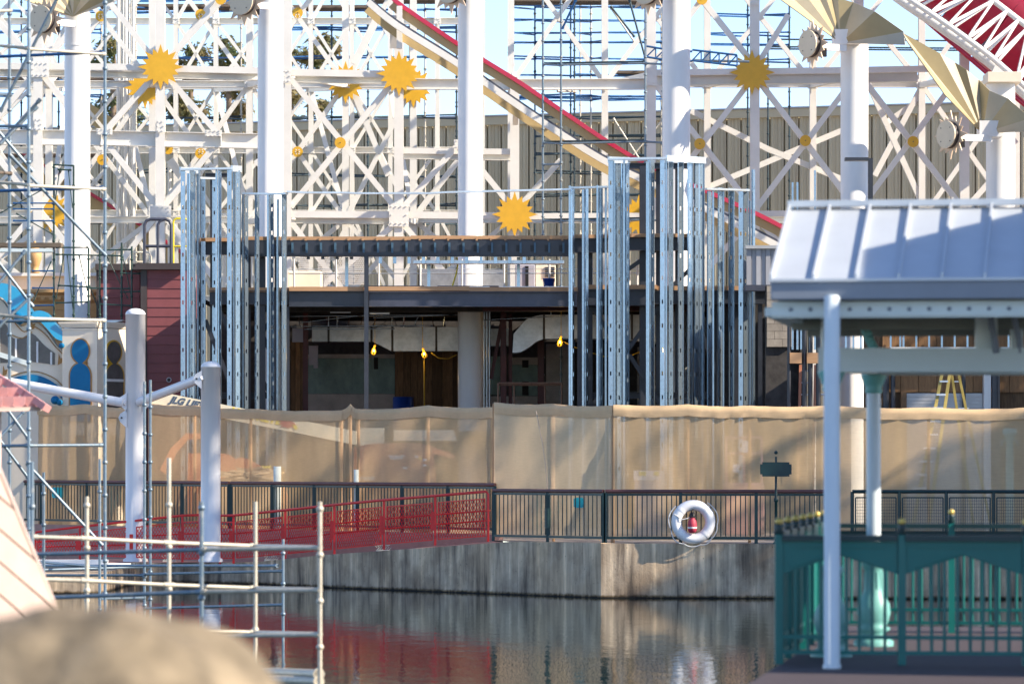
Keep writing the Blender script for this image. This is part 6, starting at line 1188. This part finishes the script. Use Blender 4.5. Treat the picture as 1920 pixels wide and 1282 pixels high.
# green fence round the platform
OF = Vector((WX(1460, 36.5), 36.5, 0))
def gfence(p0, p1, npan, label, ornate=True, nb=8, ball=True, height=1.1):
    t = thing('teal_fence', (p0 + p1) / 2 + ZH * FZP, label, 'fence', 'teal pavilion fences'); e = (p1 - p0) / npan; L_ = e.length; ed = e.normalized(); nn = Vector((ed.y, -ed.x, 0))
    for i in range(npan + 1):
        p = p0 + e * i; MB().beam(p + ZH * FZP, p + ZH * (height + .03), .07, .07).build('post', 'teal', t)
        f_ = MB().lathe(p + ZH * (height + .03), [(.03, 0), (.05, .015), (.028, .05), (.045, .07), (.02, .1)], 14).build('finial', 'teal_dark', t)
        if ball: MB().ball(p + ZH * (height + .15), .036, 14).build('gold_ball', 'gold_ball', f_)
    for i in range(npan):
        a, b_ = p0 + e * i + ed * .037, p0 + e * (i + 1) - ed * .037
        MB().beam(a + ZH * (height + .0), b_ + ZH * (height + .0), .05, .12).build('cap_rail', 'teal_dark', t)
        if ornate:
            zt_ = height - .027; lo = .30; pts = [a + ZH * zt_, b_ + ZH * zt_, b_ + ZH * (zt_ - lo)] + [b_.lerp(a, u) + ZH * (zt_ - lo + .17 * (1 - abs(2 * u - 1))) for u in [j / 12 for j in range(1, 12)]] + [a + ZH * (zt_ - lo)]
            pa = MB().prism([q - nn * .015 for q in pts], nn * .03).build('arched_panel', 'teal', t)
            for za, zb in ((zt_ - .05, zt_ - .05),): MB().beam(a.lerp(b_, .08) + nn * .02 * (1 if nn.y < 0 else -1) + ZH * za, a.lerp(b_, .92) + nn * .02 * (1 if nn.y < 0 else -1) + ZH * zb, .02, .015).build('moulding', 'teal', pa)
            for s_, q in ((a, b_), (b_, a)): MB().beam(s_.lerp(q, .08) + nn * .02 * (1 if nn.y < 0 else -1) + ZH * (zt_ - lo + .06), s_.lerp(q, .5) + nn * .02 * (1 if nn.y < 0 else -1) + ZH * (zt_ - .1), .02, .015).build('moulding', 'teal', pa)
        else:
            MB().beam(a + ZH * (height - .13), b_ + ZH * (height - .13), .16, .03).build('top_panel', 'teal_dark', t)
        for z in (.06, .2): MB().beam(a + ZH * z, b_ + ZH * z, .035, .04).build('rail', 'teal', t)
        for j in range(1, nb + 1): p = a.lerp(b_, j / (nb + 1)); MB().tube(p + ZH * .06, p + ZH * (height - .15), .016, 6).build('baluster', 'teal', t)
gfence(OF, OF + U * 3.36, 3, 'ornate teal fence along the front of the pavilion with gold ball finials')
gfence(OF + V * .12, OF + V * 6.7, 7, 'teal fence along the left side of the pavilion running back', True, 5)
gfence(OF + V * 6.85, OF + V * 6.85 + U * 3.9, 3, 'plainer dark teal fence at the back of the pavilion', False, 12)
# ================================================================ LEFT FOREGROUND ROOFS
rf = thing('shingled_roof', W(10, 760, 52), 'corner of a pink scalloped shingle roof at the left edge', 'roof'); Yr_ = 52.0
# sloped plane: hip line from (-40,690) to (85,755)
a, b_, c, d_ = W(-60, 682, Yr_ + 1.2), W(86, 762, Yr_), W(-60, 768, Yr_ - .6), W(70, 768, Yr_ - .05)
MB().hexa([W(-60, 772, Yr_ - .6), W(78, 770, Yr_ - .02), W(78, 770, Yr_ + .4), W(-60, 772, Yr_ + 2), W(-60, 764, Yr_ - .62), W(80, 762, Yr_ - .02), W(80, 762, Yr_ + .4), W(-60, 764, Yr_ + 2)]).build('eave_board', 'pink_wood', rf)
MB().prism([W(-60, 768, Yr_ - .5), W(76, 764, Yr_), W(-60, 690, Yr_ + 1.2)], (0, .05, .0)).build('roof_deck', 'pink_shingle', rf)
for row in range(5):
    y = 762 - row * 17; x = -50 + (row % 2) * 10
    while True:
        lim = 80 - (764 - y) * 1.75
        if x > lim - 10: break
        Ys = Yr_ - .52 + row * .33 - (row * .02) + (x + 50) * .004
        pts = [(x - 11, y - 19), (x + 11, y - 19), (x + 11, y - 5)] + [(x + 11 * math.cos(t_), y - 5 + 6 * math.sin(t_)) for t_ in (.5, 1.05, 1.57, 2.1, 2.64)] + [(x - 11, y - 5)]
        MB().prism([W(px, py, Ys) for px, py in pts], (0, .02, 0)).build('shingle', 'pink_shingle', rf); x += 21.5
hp = [W(-60, 684, Yr_ + .9), W(-10, 704, Yr_ + .55), W(30, 727, Yr_ + .2), W(86, 764, Yr_ - .15)]
for i in range(3):
    for j in range(3): p, q = hp[i].lerp(hp[i + 1], j / 3), hp[i].lerp(hp[i + 1], (j + 1.12) / 3); MB().beam(p, q, .09, .14).build('hip_tile', 'pink_shingle', rf)
MB().tube((WX(-20, 52.5), 52.8, WATER_Z - .3), (WX(-20, 52.5), 52.8, WZ(768, 52.5)), .12, 12).build('post', 'pink_wood', rf)
pk = thing('sloped_wood_cladding', W(20, 1200, 33), 'pale pink sloped wood cladding lit by sun at the lower left', 'cladding'); Yk = 33.0
pp = [(-70, 760), (0, 888), (112, 1160), (96, 1200), (-70, 1215)]
def YK(x): return Yk + (x + 70) * .011
MB().prism([W(x, y, YK(x)) for x, y in pp] , (-.25, .3, 0)).build('backing', 'pink_wood', pk); 
for i in range(8):
    o_ = i * 62; q = [(-70 + 0, 800 + o_ - 100), (-20, 800 + o_ - 62), (112, 800 + o_ + 50), (112, 800 + o_ + 106), (-20, 800 + o_ - 6), (-70, 800 + o_ - 44)]
    # clip planks to the slanted edge
    out = []
    def inside(p): return p[0] <= 0 + (p[1] - 888) * 112 / 272 - 4 and p[1] < 1195
    n_ = len(q)
    for j in range(n_):
        a, b_ = q[j], q[(j + 1) % n_]
        ia, ib = inside(a), inside(b_)
        if ia: out.append(a)
        if ia != ib:
            lo_, hi_ = (0., 1.)
            for _ in range(24):
                md = (lo_ + hi_) / 2; p = (a[0] + (b_[0] - a[0]) * md, a[1] + (b_[1] - a[1]) * md)
                if inside(p) == ia: lo_ = md
                else: hi_ = md
            out.append((a[0] + (b_[0] - a[0]) * lo_, a[1] + (b_[1] - a[1]) * lo_))
    if len(out) > 2: MB().prism([W(x, y, YK(x)) + Vector((.02 + .006 * i, -.012 - .003 * i, 0)) for x, y in out], (-.016, .008, 0)).build('plank', 'pink_wood', pk); 
MB().beam(W(-6, 880, YK(-6)) , W(110, 1162, YK(110)), .06, .12).build('edge_board', 'pink_wood', pk)
MB().box(WX(-70, Yk) - .4, WX(-20, Yk), Yk + .3, Yk + .9, WATER_Z - .3, WZ(1190, Yk)).build('base', 'pink_wood', pk)
# ================================================================ BLURRED BOULDER
import mathutils.noise as mnoise
ro = MB(); C0 = Vector((WX(190, 12.2), 12.2, 0)); nu, nv = 56, 40; vs = []
for j in range(nv + 1):
    th = math.pi * .5 * j / nv
    for i in range(nu):
        ph = 2 * math.pi * i / nu; rr = 1.07 * math.sin(th) ** .9 + .0; zz = 1.352 * math.cos(th) ** .62 if math.cos(th) > 1e-6 else 0
        p = Vector((math.cos(ph) * rr * .72, math.sin(ph) * rr * .7, zz)); nz_ = mnoise.fractal(p * 2.2 + Vector((3, 1, 7)), 1, 2, 5); p *= 1 + .045 * nz_; vs.append(C0 + p)
ro.add(vs, [(j * nu + i, j * nu + (i + 1) % nu, (j + 1) * nu + (i + 1) % nu, (j + 1) * nu + i) for j in range(nv) for i in range(nu)], True)
ro.add([v for v in vs[-nu:]], [tuple(range(nu))]); ro.build('boulder', 'rock', label='blurred brown boulder in the lower left foreground', cat='rock')
